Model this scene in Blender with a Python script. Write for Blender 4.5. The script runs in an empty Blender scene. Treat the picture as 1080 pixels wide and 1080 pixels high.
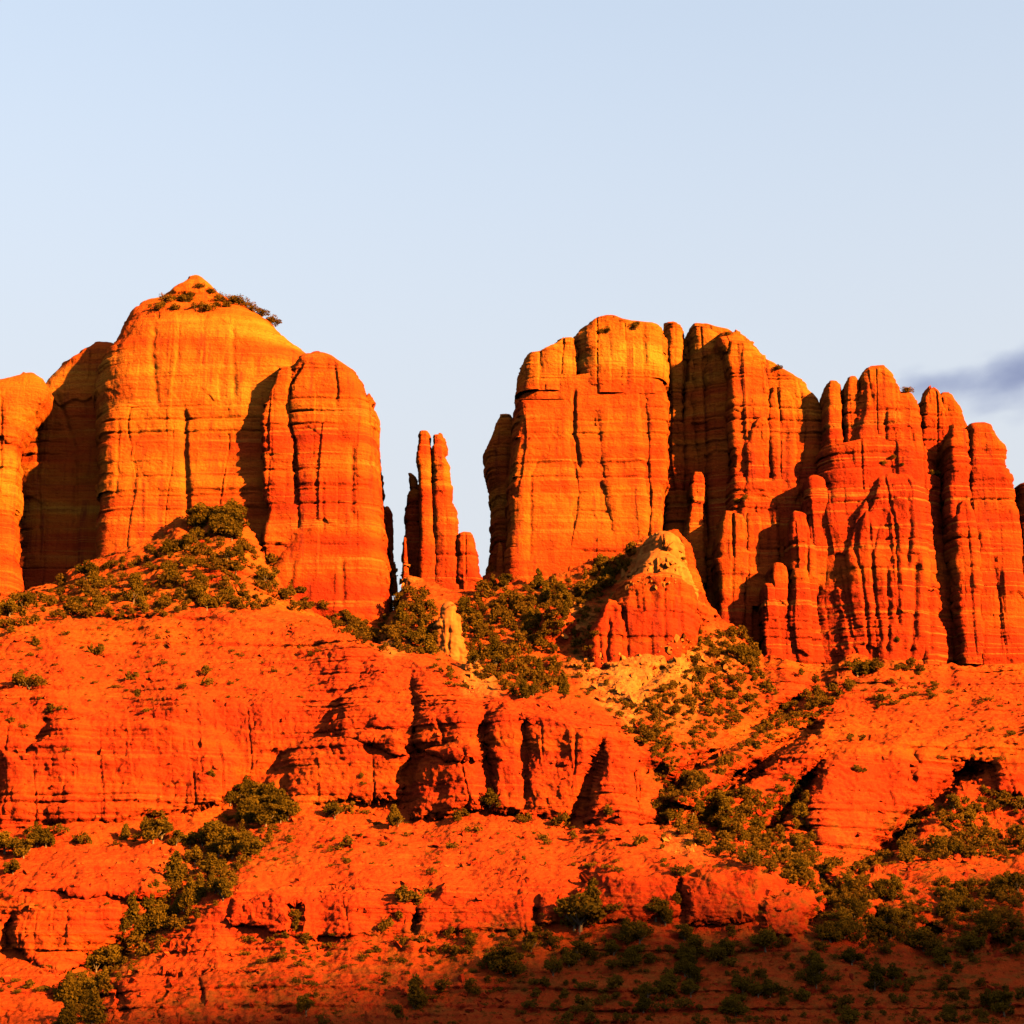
import bpy, math, random
import numpy as np

random.seed(7)
RNG = np.random.default_rng(11)
scene = bpy.context.scene
COL = scene.collection

# ------------------------------------------------------------------ camera, sky, sun, exposure
PITCH = math.radians(15.5)
FOV = math.radians(30.0)
TAN = math.tan(FOV / 2)
cam_data = bpy.data.cameras.new('camera')
cam_data.sensor_fit = 'HORIZONTAL'
cam_data.angle = FOV
cam_data.clip_start = 0.5
cam_data.clip_end = 60000
cam = bpy.data.objects.new('camera', cam_data)
cam.location = (0, 0, 0)
cam.rotation_euler = (math.pi / 2 + PITCH, 0, 0)
COL.objects.link(cam)
scene.camera = cam

SUN_EL = math.radians(20)
SUN_OFF = math.radians(53)            # to the right of the line that runs from the rocks to the camera
SUN_DIR = np.array([math.sin(SUN_OFF) * math.cos(SUN_EL), -math.cos(SUN_OFF) * math.cos(SUN_EL), math.sin(SUN_EL)])
world = bpy.data.worlds.new('World')
scene.world = world
world.use_nodes = True
wn = world.node_tree
bg = wn.nodes['Background']
sky = wn.nodes.new('ShaderNodeTexSky')
sky.sky_type = 'NISHITA'
sky.sun_disc = False
sky.sun_elevation = SUN_EL
sky.sun_rotation = math.pi - SUN_OFF
sky.altitude = 1300
sky.air_density = 1.0
sky.dust_density = 10
sky.ozone_density = 0.0
# thin evening haze: softens the contrast of the clear sky and pales it towards the horizon
sgam = wn.nodes.new('ShaderNodeGamma'); sgam.inputs[1].default_value = 0.5
wn.links.new(sky.outputs[0], sgam.inputs[0])
stc = wn.nodes.new('ShaderNodeTexCoord')
ssep = wn.nodes.new('ShaderNodeSeparateXYZ'); wn.links.new(stc.outputs['Generated'], ssep.inputs[0])
smr = wn.nodes.new('ShaderNodeMapRange'); smr.interpolation_type = 'SMOOTHSTEP'
smr.inputs[1].default_value = 0.20; smr.inputs[2].default_value = 0.56
smr.inputs[3].default_value = 0.85; smr.inputs[4].default_value = 0.0
wn.links.new(ssep.outputs[2], smr.inputs[0])
smix = wn.nodes.new('ShaderNodeMix'); smix.data_type = 'RGBA'
wn.links.new(smr.outputs[0], smix.inputs[0]); wn.links.new(sgam.outputs[0], smix.inputs[6])
smix.inputs[7].default_value = (1.225, 1.265, 1.33, 1)
wn.links.new(smix.outputs[2], bg.inputs[0])
bg.inputs[1].default_value = 0.072

sun_data = bpy.data.lights.new('sun', 'SUN')
sun_data.energy = 5.0
sun_data.angle = math.radians(0.8)
sun_data.color = (1.0, 0.50, 0.10)
sun = bpy.data.objects.new('sun', sun_data)
sun.location = (300, -300, 300)
from mathutils import Vector
sun.rotation_euler = Vector(-SUN_DIR).to_track_quat('-Z', 'Y').to_euler()
COL.objects.link(sun)

scene.view_settings.view_transform = 'Standard'
scene.view_settings.look = 'None'
scene.view_settings.gamma = 1
scene.view_settings.exposure = 3.02
scene.cycles.max_bounces = 4
scene.cycles.diffuse_bounces = 0

# ------------------------------------------------------------------ helpers: projection, noise, meshes
CP, SP = math.cos(PITCH), math.sin(PITCH)

def unproject(px, py, Y):
    """photo pixel (1080 frame) and distance -> world point"""
    px = np.asarray(px, float); py = np.asarray(py, float)
    a = (px - 540) / 540 * TAN
    b = (540 - py) / 540 * TAN
    dy = CP - b * SP
    dz = SP + b * CP
    s = Y / dy
    return a * s, np.broadcast_to(Y, s.shape).astype(float), dz * s

def project(x, y, z):
    d = y * CP + z * SP
    u = -y * SP + z * CP
    return 540 + x / d / TAN * 540, 540 - u / d / TAN * 540

_perm = RNG.permutation(256).astype(np.int32)
_perm = np.concatenate([_perm, _perm, _perm])
_g = RNG.normal(size=(256, 3)); _g /= np.linalg.norm(_g, axis=1)[:, None]
_g = _g.astype(np.float32)

def pnoise(x, y, z):
    x = np.asarray(x, np.float32); y = np.asarray(y, np.float32); z = np.asarray(z, np.float32)
    x, y, z = np.broadcast_arrays(x, y, z)
    xi = np.floor(x); yi = np.floor(y); zi = np.floor(z)
    xf = x - xi; yf = y - yi; zf = z - zi
    xi = xi.astype(np.int32) & 255; yi = yi.astype(np.int32) & 255; zi = zi.astype(np.int32) & 255
    u = xf * xf * xf * (xf * (xf * 6 - 15) + 10)
    v = yf * yf * yf * (yf * (yf * 6 - 15) + 10)
    w = zf * zf * zf * (zf * (zf * 6 - 15) + 10)
    out = 0
    for dx in (0, 1):
        A = _perm[xi + dx]
        wx = u if dx else 1 - u
        for dy in (0, 1):
            B = _perm[A + yi + dy]
            wy = v if dy else 1 - v
            for dz in (0, 1):
                h = _perm[B + zi + dz]
                wz = w if dz else 1 - w
                g = _g[h]
                out = out + wx * wy * wz * (g[..., 0] * (xf - dx) + g[..., 1] * (yf - dy) + g[..., 2] * (zf - dz))
    return out * 1.6

def fbm(x, y, z, octaves=3, gain=0.5):
    t = 0; a = 1.0; f = 1.0
    for i in range(octaves):
        t = t + a * pnoise(x * f + 17.3 * i, y * f + 5.1 * i, z * f - 9.7 * i)
        a *= gain; f *= 2.03
    return t

# bedding: hard and soft layers, the same for all the rock
_zt = np.arange(-60, 420, 0.25)
_S = np.zeros_like(_zt)
_r = random.Random(5)
_z = -60.0
while _z < 420:
    h = _r.choice([0.8, 1.2, 1.8, 2.5, 4.0, 6.5, 9.0, 13.0])
    v = _r.uniform(-1, 1)
    _S[(_zt >= _z) & (_zt < _z + h)] = v
    if _r.random() < 0.45:                                  # a thin notch on the bedding plane
        _S[(_zt >= _z) & (_zt < _z + 0.6)] = -1.9
    _z += h
_S = np.convolve(_S, np.ones(3) / 3, 'same')
_S2 = np.zeros_like(_zt)                                    # thin beds, for the stepped slopes
_z = -60.0
while _z < 420:
    h = _r.choice([0.6, 0.9, 1.3, 1.8, 2.6, 4.2])
    v = _r.uniform(-1, 1)
    _S2[(_zt >= _z) & (_zt < _z + h)] = v
    _z += h

def strata(z):
    return np.interp(z, _zt, _S)

def thin_beds(z):
    return np.interp(z, _zt, _S2)

def slabs(X, Y, Z, sd, cw, ch):
    """blocky jointing: flat facets at different levels and tilts, and the open cracks between some of them"""
    u = (X * 0.92 + Y * 0.40) / cw + 0.16 * pnoise(Z / 40 + sd, X / 60, 0 * Z) + 0.5 * pnoise(X / 37 + sd, Y / 37, 0 * Z) + sd
    fl = np.floor(u); fu = u - fl
    i = fl.astype(np.int64)
    v = Z / ch + _perm[i & 255] / 37.0 + 0.10 * pnoise(X / 6, Y / 6, Z / 20 + sd)
    j = np.floor(v).astype(np.int64)
    k = _perm[i & 255] + (j & 255)
    h1 = _perm[k & 255] / 255.0
    h2 = _perm[(k + 91) & 255] / 255.0
    h3 = _perm[(_perm[(i + 37) & 255] + np.floor(v / 2).astype(np.int64)) & 255] / 255.0
    off = h1 + (fu - 0.5) * (h2 - 0.5) * 1.2
    crack = (h3 > 0.74) * np.exp(-(np.minimum(fu, 1 - fu) * cw / 0.5) ** 2)
    return off, crack

def new_mesh(name, verts, faces, smooth=True, attrs=None):
    me = bpy.data.meshes.new(name)
    verts = np.ascontiguousarray(verts, np.float32)
    faces = np.ascontiguousarray(faces, np.int32)
    nf, k = faces.shape
    me.vertices.add(len(verts)); me.vertices.foreach_set('co', verts.ravel())
    me.loops.add(nf * k); me.loops.foreach_set('vertex_index', faces.ravel())
    me.polygons.add(nf)
    me.polygons.foreach_set('loop_start', np.arange(nf, dtype=np.int32) * k)
    me.polygons.foreach_set('use_smooth', np.full(nf, smooth, bool))
    for an, av in (attrs or {}).items():
        at = me.attributes.new(an, 'FLOAT', 'POINT')
        at.data.foreach_set('value', np.ascontiguousarray(av, np.float32))
    me.update(calc_edges=True)
    me.validate()
    return me

def link(name, me, mat, parent=None):
    o = bpy.data.objects.new(name, me)
    if me is not None and mat is not None and not me.materials:
        me.materials.append(mat)
    COL.objects.link(o)
    if parent is not None:
        o.parent = parent
    return o

def thing(name, label, cat, loc, group=None):
    o = bpy.data.objects.new(name, None)
    o.empty_display_size = 2
    COL.objects.link(o)
    o.location = loc
    o['label'] = label; o['category'] = cat
    if group: o['group'] = group
    return o

def tag(o, label=None, cat=None, group=None, kind=None):
    if label: o['label'] = label
    if cat: o['category'] = cat
    if group: o['group'] = group
    if kind: o['kind'] = kind
    return o

# nearest visible rock per pixel, for standing the plants on the rock
ZB = np.full((620, 620), np.inf); ZBP = np.zeros((620, 620, 3)); ZBN = np.zeros((620, 620))

def zsplat(V, N):
    px, py = project(V[:, 0], V[:, 1], V[:, 2])
    i = np.floor((py + 40) / 2).astype(int); j = np.floor((px + 80) / 2).astype(int)
    ok = (i >= 0) & (i < 620) & (j >= 0) & (j < 620)
    i, j, V, nz = i[ok], j[ok], V[ok], N[ok, 2]
    order = np.argsort(-V[:, 1])                    # far first, near overwrites
    i, j, V, nz = i[order], j[order], V[order], nz[order]
    D = np.full((620, 620), np.inf); P = np.zeros((620, 620, 3)); Q = np.zeros((620, 620))
    D[i, j] = V[:, 1]; P[i, j] = V; Q[i, j] = nz
    m = D < ZB
    ZB[m] = D[m]; ZBP[m] = P[m]; ZBN[m] = Q[m]

def at_pixel(px, py):
    i = int((py + 40) // 2); j = int((px + 80) // 2)
    for r in range(0, 4):
        for di in range(-r, r + 1):
            for dj in range(-r, r + 1):
                a, b = i + di, j + dj
                if 0 <= a < 620 and 0 <= b < 620 and np.isfinite(ZB[a, b]):
                    return ZBP[a, b], ZBN[a, b]
    return None, 0

def grid_normals(P, wrap=False):
    if wrap:
        dv = np.roll(P, -1, 1) - np.roll(P, 1, 1)
    else:
        dv = np.gradient(P, axis=1)
    du = np.gradient(P, axis=0)
    n = np.cross(du, dv)
    l = np.linalg.norm(n, axis=2)[..., None]
    return n / np.maximum(l, 1e-9)

# ------------------------------------------------------------------ materials
def mat_new(name):
    m = bpy.data.materials.new(name)
    m.use_nodes = True
    nt = m.node_tree
    b = nt.nodes['Principled BSDF']
    b.inputs['Roughness'].default_value = 0.92
    b.inputs['Specular IOR Level'].default_value = 0.0
    return m, nt, b

class NB:
    def __init__(s, nt): s.nt = nt; s.L = nt.links.new
    def n(s, t, **kw):
        x = s.nt.nodes.new(t)
        for k, v in kw.items(): setattr(x, k, v)
        return x
    def math(s, op, a, b=None, clamp=False):
        x = s.n('ShaderNodeMath', operation=op, use_clamp=clamp)
        for i, v in enumerate((a, b)):
            if v is None: continue
            if isinstance(v, (int, float)): x.inputs[i].default_value = v
            else: s.L(v, x.inputs[i])
        return x.outputs[0]
    def noise(s, pos, scale, detail=3, rough=0.55):
        mp = s.n('ShaderNodeMapping', vector_type='POINT')
        mp.inputs['Scale'].default_value = scale
        s.L(pos, mp.inputs['Vector'])
        t = s.n('ShaderNodeTexNoise')
        t.inputs['Scale'].default_value = 1
        t.inputs['Detail'].default_value = detail
        t.inputs['Roughness'].default_value = rough
        s.L(mp.outputs[0], t.inputs['Vector'])
        return t.outputs[0]
    def ramp(s, fac, stops):
        r = s.n('ShaderNodeValToRGB')
        e = r.color_ramp.elements
        while len(e) < len(stops): e.new(0.5)
        for el, (p, c) in zip(e, stops):
            el.position = p; el.color = (*c, 1) if len(c) == 3 else c
        s.L(fac, r.inputs[0])
        return r.outputs[0]
    def mix(s, fac, a, b, mode='MIX'):
        m = s.n('ShaderNodeMix', data_type='RGBA', blend_type=mode)
        if isinstance(fac, (int, float)): m.inputs[0].default_value = fac
        else: s.L(fac, m.inputs[0])
        for i, v in ((6, a), (7, b)):
            if isinstance(v, tuple): m.inputs[i].default_value = (*v, 1)
            else: s.L(v, m.inputs[i])
        return m.outputs[2]
    def span(s, v, a, b, lo=0, hi=1):
        m = s.n('ShaderNodeMapRange')
        s.L(v, m.inputs[0])
        m.inputs[1].default_value = a; m.inputs[2].default_value = b
        m.inputs[3].default_value = lo; m.inputs[4].default_value = hi
        return m.outputs[0]

def rock_material(name, pale_attr=False, streak=1.0, shift=0.0, line=1.0):
    m, nt, b = mat_new(name)
    q = NB(nt)
    geo = q.n('ShaderNodeNewGeometry')
    pos = geo.outputs['Position']
    sep = q.n('ShaderNodeSeparateXYZ'); q.L(pos, sep.inputs[0])
    z = sep.outputs[2]
    nsep = q.n('ShaderNodeSeparateXYZ'); q.L(geo.outputs['Normal'], nsep.inputs[0])
    # bedding colour
    bed = q.noise(pos, (0.006, 0.006, 0.055), 4, 0.62)
    fine = q.noise(pos, (0.012, 0.012, 0.9), 3, 0.6)
    blot = q.noise(pos, (0.035, 0.035, 0.05), 4, 0.6)
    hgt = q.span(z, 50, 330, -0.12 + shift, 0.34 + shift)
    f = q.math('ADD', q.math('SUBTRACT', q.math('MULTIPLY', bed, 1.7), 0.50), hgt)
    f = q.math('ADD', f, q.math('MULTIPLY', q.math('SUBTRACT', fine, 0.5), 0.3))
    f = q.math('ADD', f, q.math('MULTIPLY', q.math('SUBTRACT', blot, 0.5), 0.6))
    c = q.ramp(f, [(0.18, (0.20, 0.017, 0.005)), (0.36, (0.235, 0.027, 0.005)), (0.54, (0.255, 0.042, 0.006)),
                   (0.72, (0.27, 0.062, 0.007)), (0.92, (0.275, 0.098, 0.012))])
    # desert varnish running down the faces
    st = q.noise(pos, (0.22, 0.22, 0.010), 4, 0.62)
    st2 = q.noise(pos, (0.75, 0.75, 0.03), 2, 0.5)
    sf = q.span(q.math('ADD', q.math('MULTIPLY', st, 0.7), q.math('MULTIPLY', st2, 0.3)), 0.52, 0.66, 0, 0.75 * streak)
    vert = q.span(nsep.outputs[2], 0.2, 0.6, 1, 0)
    c = q.mix(q.math('MULTIPLY', sf, vert), c, (0.10, 0.012, 0.007))
    # thin dark bedding lines
    ln = q.noise(pos, (0.006, 0.006, 0.55), 2, 0.4)
    lf = q.ramp(ln, [(0.45, (0, 0, 0)), (0.485, (0.4, 0.4, 0.4)), (0.50, (0.4, 0.4, 0.4)), (0.53, (0, 0, 0))])
    lf = q.math('MULTIPLY', lf, q.span(blot, 0.42, 0.6, 0, 1))
    c = q.mix(lf, c, (0.10, 0.012, 0.007))
    pl = q.noise(pos, (0.003, 0.003, 0.21), 2, 0.4)
    pf2 = q.ramp(pl, [(0.555, (0, 0, 0)), (0.57, (0.6, 0.6, 0.6)), (0.58, (0.6, 0.6, 0.6)), (0.595, (0, 0, 0))])
    pf2 = q.math('MULTIPLY', pf2, q.span(blot, 0.62, 0.42, 0.1 * line, line))
    c = q.mix(pf2, c, (0.28, 0.085, 0.015))
    # sand and dust lying on the flat tops
    top = q.span(nsep.outputs[2], 0.45, 0.85, 0, 0.38)
    c = q.mix(top, c, (0.25, 0.041, 0.006))
    if pale_attr:
        at = q.n('ShaderNodeAttribute', attribute_name='pale')
        brk = q.noise(pos, (0.10, 0.10, 0.12), 4, 0.65)
        pf = q.math('MULTIPLY', at.outputs['Fac'], q.span(brk, 0.35, 0.6, 0.25, 1), True)
        pc = q.mix(q.noise(pos, (0.3, 0.3, 0.3), 3, 0.6), (0.24, 0.065, 0.014), (0.29, 0.125, 0.028))
        c = q.mix(pf, c, pc)
        ag = q.n('ShaderNodeAttribute', attribute_name='scrub')
        gf = q.math('MULTIPLY', ag.outputs['Fac'], q.span(q.noise(pos, (0.16, 0.16, 0.16), 4, 0.7), 0.46, 0.62, 0, 0.8), True)
        c = q.mix(gf, c, (0.08, 0.042, 0.008))
    grain = q.noise(pos, (1.1, 1.1, 1.6), 4, 0.7)
    c = q.mix(1.0, c, q.ramp(grain, [(0.25, (0.80, 0.78, 0.78)), (0.7, (1.14, 1.16, 1.16))]), 'MULTIPLY')
    nt.links.new(c, b.inputs['Base Color'])
    h = q.math('ADD', q.math('MULTIPLY', q.noise(pos, (0.55, 0.55, 0.8), 6, 0.65), 1.6),
               q.math('MULTIPLY', q.noise(pos, (0.03, 0.03, 0.8), 4, 0.6), 0.5))
    bp = q.n('ShaderNodeBump'); bp.inputs['Strength'].default_value = 0.8; bp.inputs['Distance'].default_value = 1.0
    q.L(h, bp.inputs['Height'])
    q.L(bp.outputs[0], b.inputs['Normal'])
    return m

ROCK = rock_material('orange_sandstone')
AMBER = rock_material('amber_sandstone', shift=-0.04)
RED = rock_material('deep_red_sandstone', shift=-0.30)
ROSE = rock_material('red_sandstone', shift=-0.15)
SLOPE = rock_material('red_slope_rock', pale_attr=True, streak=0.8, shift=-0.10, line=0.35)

def simple_mat(name, a, c2, scale, rough=0.9):
    m, nt, b = mat_new(name)
    q = NB(nt)
    geo = q.n('ShaderNodeNewGeometry')
    nz = q.noise(geo.outputs['Position'], (scale,) * 3, 4, 0.6)
    c = q.ramp(nz, [(0.3, a), (0.7, c2)])
    nt.links.new(c, b.inputs['Base Color'])
    b.inputs['Roughness'].default_value = rough
    bp = q.n('ShaderNodeBump'); bp.inputs['Strength'].default_value = 0.7
    q.L(q.noise(geo.outputs['Position'], (0.6, 0.6, 0.9), 6, 0.65), bp.inputs['Height']); q.L(bp.outputs[0], b.inputs['Normal'])
    return m

PALE = simple_mat('pale_sandstone', (0.20, 0.045, 0.010), (0.25, 0.088, 0.019), 0.25)
SOIL = simple_mat('red_desert_soil', (0.15, 0.028, 0.012), (0.20, 0.04, 0.016), 0.02)
BARK = simple_mat('juniper_bark', (0.07, 0.045, 0.03), (0.14, 0.09, 0.06), 3.0)

def leaf_mat(name, a, c2):
    m, nt, b = mat_new(name)
    q = NB(nt)
    geo = q.n('ShaderNodeNewGeometry')
    oi = q.n('ShaderNodeObjectInfo')
    nz = q.noise(geo.outputs['Position'], (0.5, 0.5, 0.5), 3, 0.6)
    nz2 = q.noise(geo.outputs['Position'], (0.03, 0.03, 0.03), 2, 0.5)
    f = q.math('ADD', q.math('MULTIPLY', nz, 0.6), q.math('MULTIPLY', nz2, 0.4))
    f = q.math('ADD', f, q.math('MULTIPLY', q.math('SUBTRACT', oi.outputs['Random'], 0.5), 0.5))
    c = q.ramp(f, [(0.3, a), (0.7, c2)])
    nt.links.new(c, b.inputs['Base Color'])
    tr = q.n('ShaderNodeBsdfTranslucent'); q.L(c, tr.inputs['Color'])
    mx = q.n('ShaderNodeMixShader'); mx.inputs[0].default_value = 0.45
    q.L(b.outputs[0], mx.inputs[1]); q.L(tr.outputs[0], mx.inputs[2])
    q.L(mx.outputs[0], nt.nodes['Material Output'].inputs['Surface'])
    return m

LEAF = leaf_mat('juniper_foliage', (0.066, 0.038, 0.004), (0.125, 0.066, 0.006))
LEAF_DRY = leaf_mat('scrub_foliage', (0.085, 0.042, 0.005), (0.15, 0.068, 0.007))

# ------------------------------------------------------------------ ground to the horizon, and an unseen ridge added to shade the lower slope
def box_filter(a, s):
    k = np.exp(-0.5 * (np.arange(-3 * s, 3 * s + 1) / s) ** 2); k /= k.sum()
    p = np.pad(a, (3 * s, 3 * s), 'edge')
    return np.convolve(p, k, 'valid')

gx = np.linspace(-30000, 30000, 121)
GX, GY = np.meshgrid(gx, gx)
GZ = np.full_like(GX, -1.8)
gi = np.arange(121 * 121).reshape(121, 121)
gf = np.stack([gi[:-1, :-1], gi[:-1, 1:], gi[1:, 1:], gi[1:, :-1]], -1).reshape(-1, 4)
tag(link('ground', new_mesh('ground', np.stack([GX, GY, GZ], -1).reshape(-1, 3), gf), SOIL), kind='structure')

def build_shadow_hill():  # made-up ridge out of view, its crest shaped to cast the bottom shadow
    hs = np.array([SUN_DIR[0], SUN_DIR[1]]); hs /= np.linalg.norm(hs)
    pp = np.array([-hs[1], hs[0]])                # along the crest
    s = np.linspace(-1700, 2300, 260); t = np.linspace(-1700, 2500, 170)
    S_, T_ = np.meshgrid(s, t)
    L = 3000.0
    base = np.array([0, 575.0])
    # the crest passes L metres from the foot of the slope towards the sun
    s0 = base @ pp; t0 = base @ hs + L
    X = hs[0] * (T_ + t0) + pp[0] * S_
    Y = hs[1] * (T_ + t0) + pp[1] * S_
    crest = SHADE_LINE_Z + np.interp(s, [300, 400, 460, 520, 580], [7, 7, 3, 0, -4]) + L * math.tan(SUN_EL) + 5 * pnoise(s / 70, s * 0 + .3, s * 0) + 3 * pnoise(s / 30, s * 0 + .7, s * 0)
    ends = np.clip(1 - (np.abs(s - 440) / 1500) ** 4, 0, 1)
    prof = np.exp(-(T_ / np.where(T_ < 0, 600, 900)) ** 2)
    Z = (crest * ends)[None, :] * prof
    Z = Z + prof * (1 - np.exp(-(T_ / 60) ** 2)) * 25 * fbm(X / 150, Y / 150, X * 0, 3)
    Z = Z - 8 * (1 - prof) - 4
    idx = np.arange(S_.size).reshape(S_.shape)
    f = np.stack([idx[:-1, :-1], idx[:-1, 1:], idx[1:, 1:], idx[1:, :-1]], -1).reshape(-1, 4)
    tag(link('shadow_hill', new_mesh('shadow_hill', np.stack([X, Y, Z], -1).reshape(-1, 3), f), SOIL), kind='structure')
SHADE_LINE_Z = 19.0
build_shadow_hill()

# ------------------------------------------------------------------ the slope below the cliffs: profiles from the plain to the cliff foot
CX = [-240, 0, 100, 200, 300, 400, 500, 600, 700, 800, 900, 1000, 1080, 1320]
def curve(py, Y, cx=CX): return (cx, py, Y)
CURVES = [
    curve([1250] * 14, [480] * 14),
    curve([1080] * 14, [540, 540, 540, 545, 545, 545, 545, 545, 545, 545, 550, 550, 550, 550]),
    # foot and top of the lowest cliff band
    curve([1020, 1015, 1005, 1000, 988, 985, 980, 985, 985, 985, 990, 985, 985, 985],
          [592, 592, 592, 590, 590, 592, 594, 594, 594, 594, 600, 610, 615, 615]),
    curve([942, 940, 935, 940, 935, 935, 935, 925, 918, 915, 925, 930, 930, 930],
          [600, 602, 604, 598, 598, 600, 603, 603, 602, 603, 640, 650, 655, 655]),
    # foot and top of the middle cliff band
    curve([880, 880, 872, 862, 850, 856, 863, 866, 872, 890, 898, 880, 875, 875],
          [680, 680, 682, 688, 690, 686, 672, 668, 670, 690, 705, 715, 720, 720]),
    curve([745, 745, 747, 745, 745, 745, 752, 762, 785, 800, 785, 775, 772, 772],
          [698, 698, 700, 704, 705, 698, 684, 680, 682, 735, 728, 745, 750, 750]),
    # the brow above it, and the hollow behind
    curve([655, 655, 652, 650, 658, 684, 722, 741, 768, 772, 752, 748, 746, 746],
          [770, 770, 772, 775, 768, 738, 706, 695, 690, 790, 810, 815, 815, 815]),
    curve([652, 652, 649, 647, 655, 681, 718, 737, 764, 768, 748, 744, 742, 742],
          [776, 776, 778, 782, 778, 775, 780, 782, 770, 797, 815, 820, 820, 820]),
    # foot of the high cliffs
    ([-240, 0, 50, 100, 150, 200, 240, 270, 300, 350, 404, 414, 430, 440, 470, 505, 515, 540, 600, 640, 680, 700, 725, 757, 790, 805, 850, 900, 1000, 1080, 1320],
     [640, 625, 615, 588, 572, 548, 532, 564, 622, 660, 690, 640, 598, 612, 622, 622, 600, 609, 603, 584, 560, 566, 605, 648, 674, 690, 704, 688, 704, 696, 712],
     [890, 888, 888, 884, 884, 886, 886, 882, 880, 879, 878, 890, 900, 894, 892, 896, 908, 892, 888, 888, 888, 888, 884, 878, 874, 868, 862, 858, 860, 868, 870]),
]
PXC = np.concatenate([np.linspace(-900, -245, 60, endpoint=False), np.arange(-245, 1325, 1.15), np.linspace(1325, 2000, 60)])
NR = [14, 90, 80, 95, 125, 120, 6, 190]

def seg_dist(PX, PY, pts):
    """distance in px to a polyline and position 0..1 along it"""
    best = np.full(PX.shape, 1e9); along = np.zeros(PX.shape)
    n = len(pts) - 1
    for k in range(n):
        (x0, y0), (x1, y1) = pts[k][:2], pts[k + 1][:2]
        dx, dy = x1 - x0, y1 - y0
        t = np.clip(((PX - x0) * dx + (PY - y0) * dy) / (dx * dx + dy * dy + 1e-9), 0, 1)
        d = np.hypot(PX - x0 - t * dx, PY - y0 - t * dy)
        m = d < best
        best[m] = d[m]; along[m] = (k + t[m]) / n
    return best, along

def poly_sd(PX, PY, poly):
    """signed px distance, positive inside"""
    best = np.full(PX.shape, 1e9); ins = np.zeros(PX.shape, bool)
    n = len(poly)
    for k in range(n):
        x0, y0 = poly[k]; x1, y1 = poly[(k + 1) % n]
        dx, dy = x1 - x0, y1 - y0
        t = np.clip(((PX - x0) * dx + (PY - y0) * dy) / (dx * dx + dy * dy + 1e-9), 0, 1)
        best = np.minimum(best, np.hypot(PX - x0 - t * dx, PY - y0 - t * dy))
        if y0 != y1:
            c = ((y0 > PY) != (y1 > PY)) & (PX < (x1 - x0) * (PY - y0) / (y1 - y0) + x0)
            ins ^= c
    return np.where(ins, best, -best)

# gullies: points, width px, depth m
GULLIES = [
    ([(398, 688), (380, 712), (358, 738), (338, 772)], 8, 9),
    ([(302, 792), (285, 812), (262, 835), (248, 850)], 11, 12),
    ([(300, 815), (292, 850)], 4, 6),
    ([(450, 786), (432, 810), (424, 840), (428, 866)], 7, 10),
    ([(440, 715), (436, 760), (434, 790)], 3, 4),
    ([(508, 738), (511, 770), (512, 810), (514, 850)], 7, 9),
    ([(636, 775), (630, 805), (618, 830), (608, 862)], 6, 9),
    ([(50, 755), (40, 775), (28, 802)], 5, 7),
    ([(80, 790), (70, 830), (66, 860)], 3, 3),
    ([(206, 740), (210, 790)], 2.5, 3),
    ([(255, 860), (215, 905), (170, 965), (110, 1020), (70, 1085)], 26, 13),
    ([(215, 905), (180, 895), (150, 865)], 8, 5),
    ([(130, 1075), (124, 1040)], 5, 6),
    ([(170, 1078), (174, 1030)], 2.5, 3), ([(210, 1060), (214, 1020)], 2.5, 3),
    ([(870, 722), (830, 746), (790, 770), (755, 795), (722, 818), (697, 846)], 8, 13),
    ([(870, 756), (832, 780), (792, 811), (757, 841), (735, 866)], 8, 14),
    ([(860, 810), (832, 850), (802, 888)], 7, 11),
    ([(1046, 815), (1010, 820), (985, 848), (955, 875), (925, 905), (900, 925)], 9, 11),
    ([(700, 800), (690, 840), (700, 880), (730, 905)], 12, 10),
    ([(715, 925), (722, 960)], 5, 4),
    ([(860, 905), (880, 950), (850, 985)], 9, 8),
    ([(930, 955), (920, 990)], 9, 9), ([(990, 975), (975, 1000)], 10, 9), ([(1070, 985), (1040, 1000)], 8, 7),
    ([(592, 965), (600, 935), (618, 915)], 6, 5), ([(562, 985), (565, 955)], 4, 4),
    ([(310, 950), (312, 985)], 5, 5), ([(438, 965), (436, 985)], 4, 4),
    ([(5, 1000), (12, 965)], 4, 6),
    ([(700, 705), (725, 672), (745, 650)], 4, 6),
    ([(670, 735), (700, 700)], 5, 5),
    ([(930, 690), (900, 715), (868, 735)], 7, 5),
    ([(1000, 760), (965, 790), (960, 830)], 6, 4),
]
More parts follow.
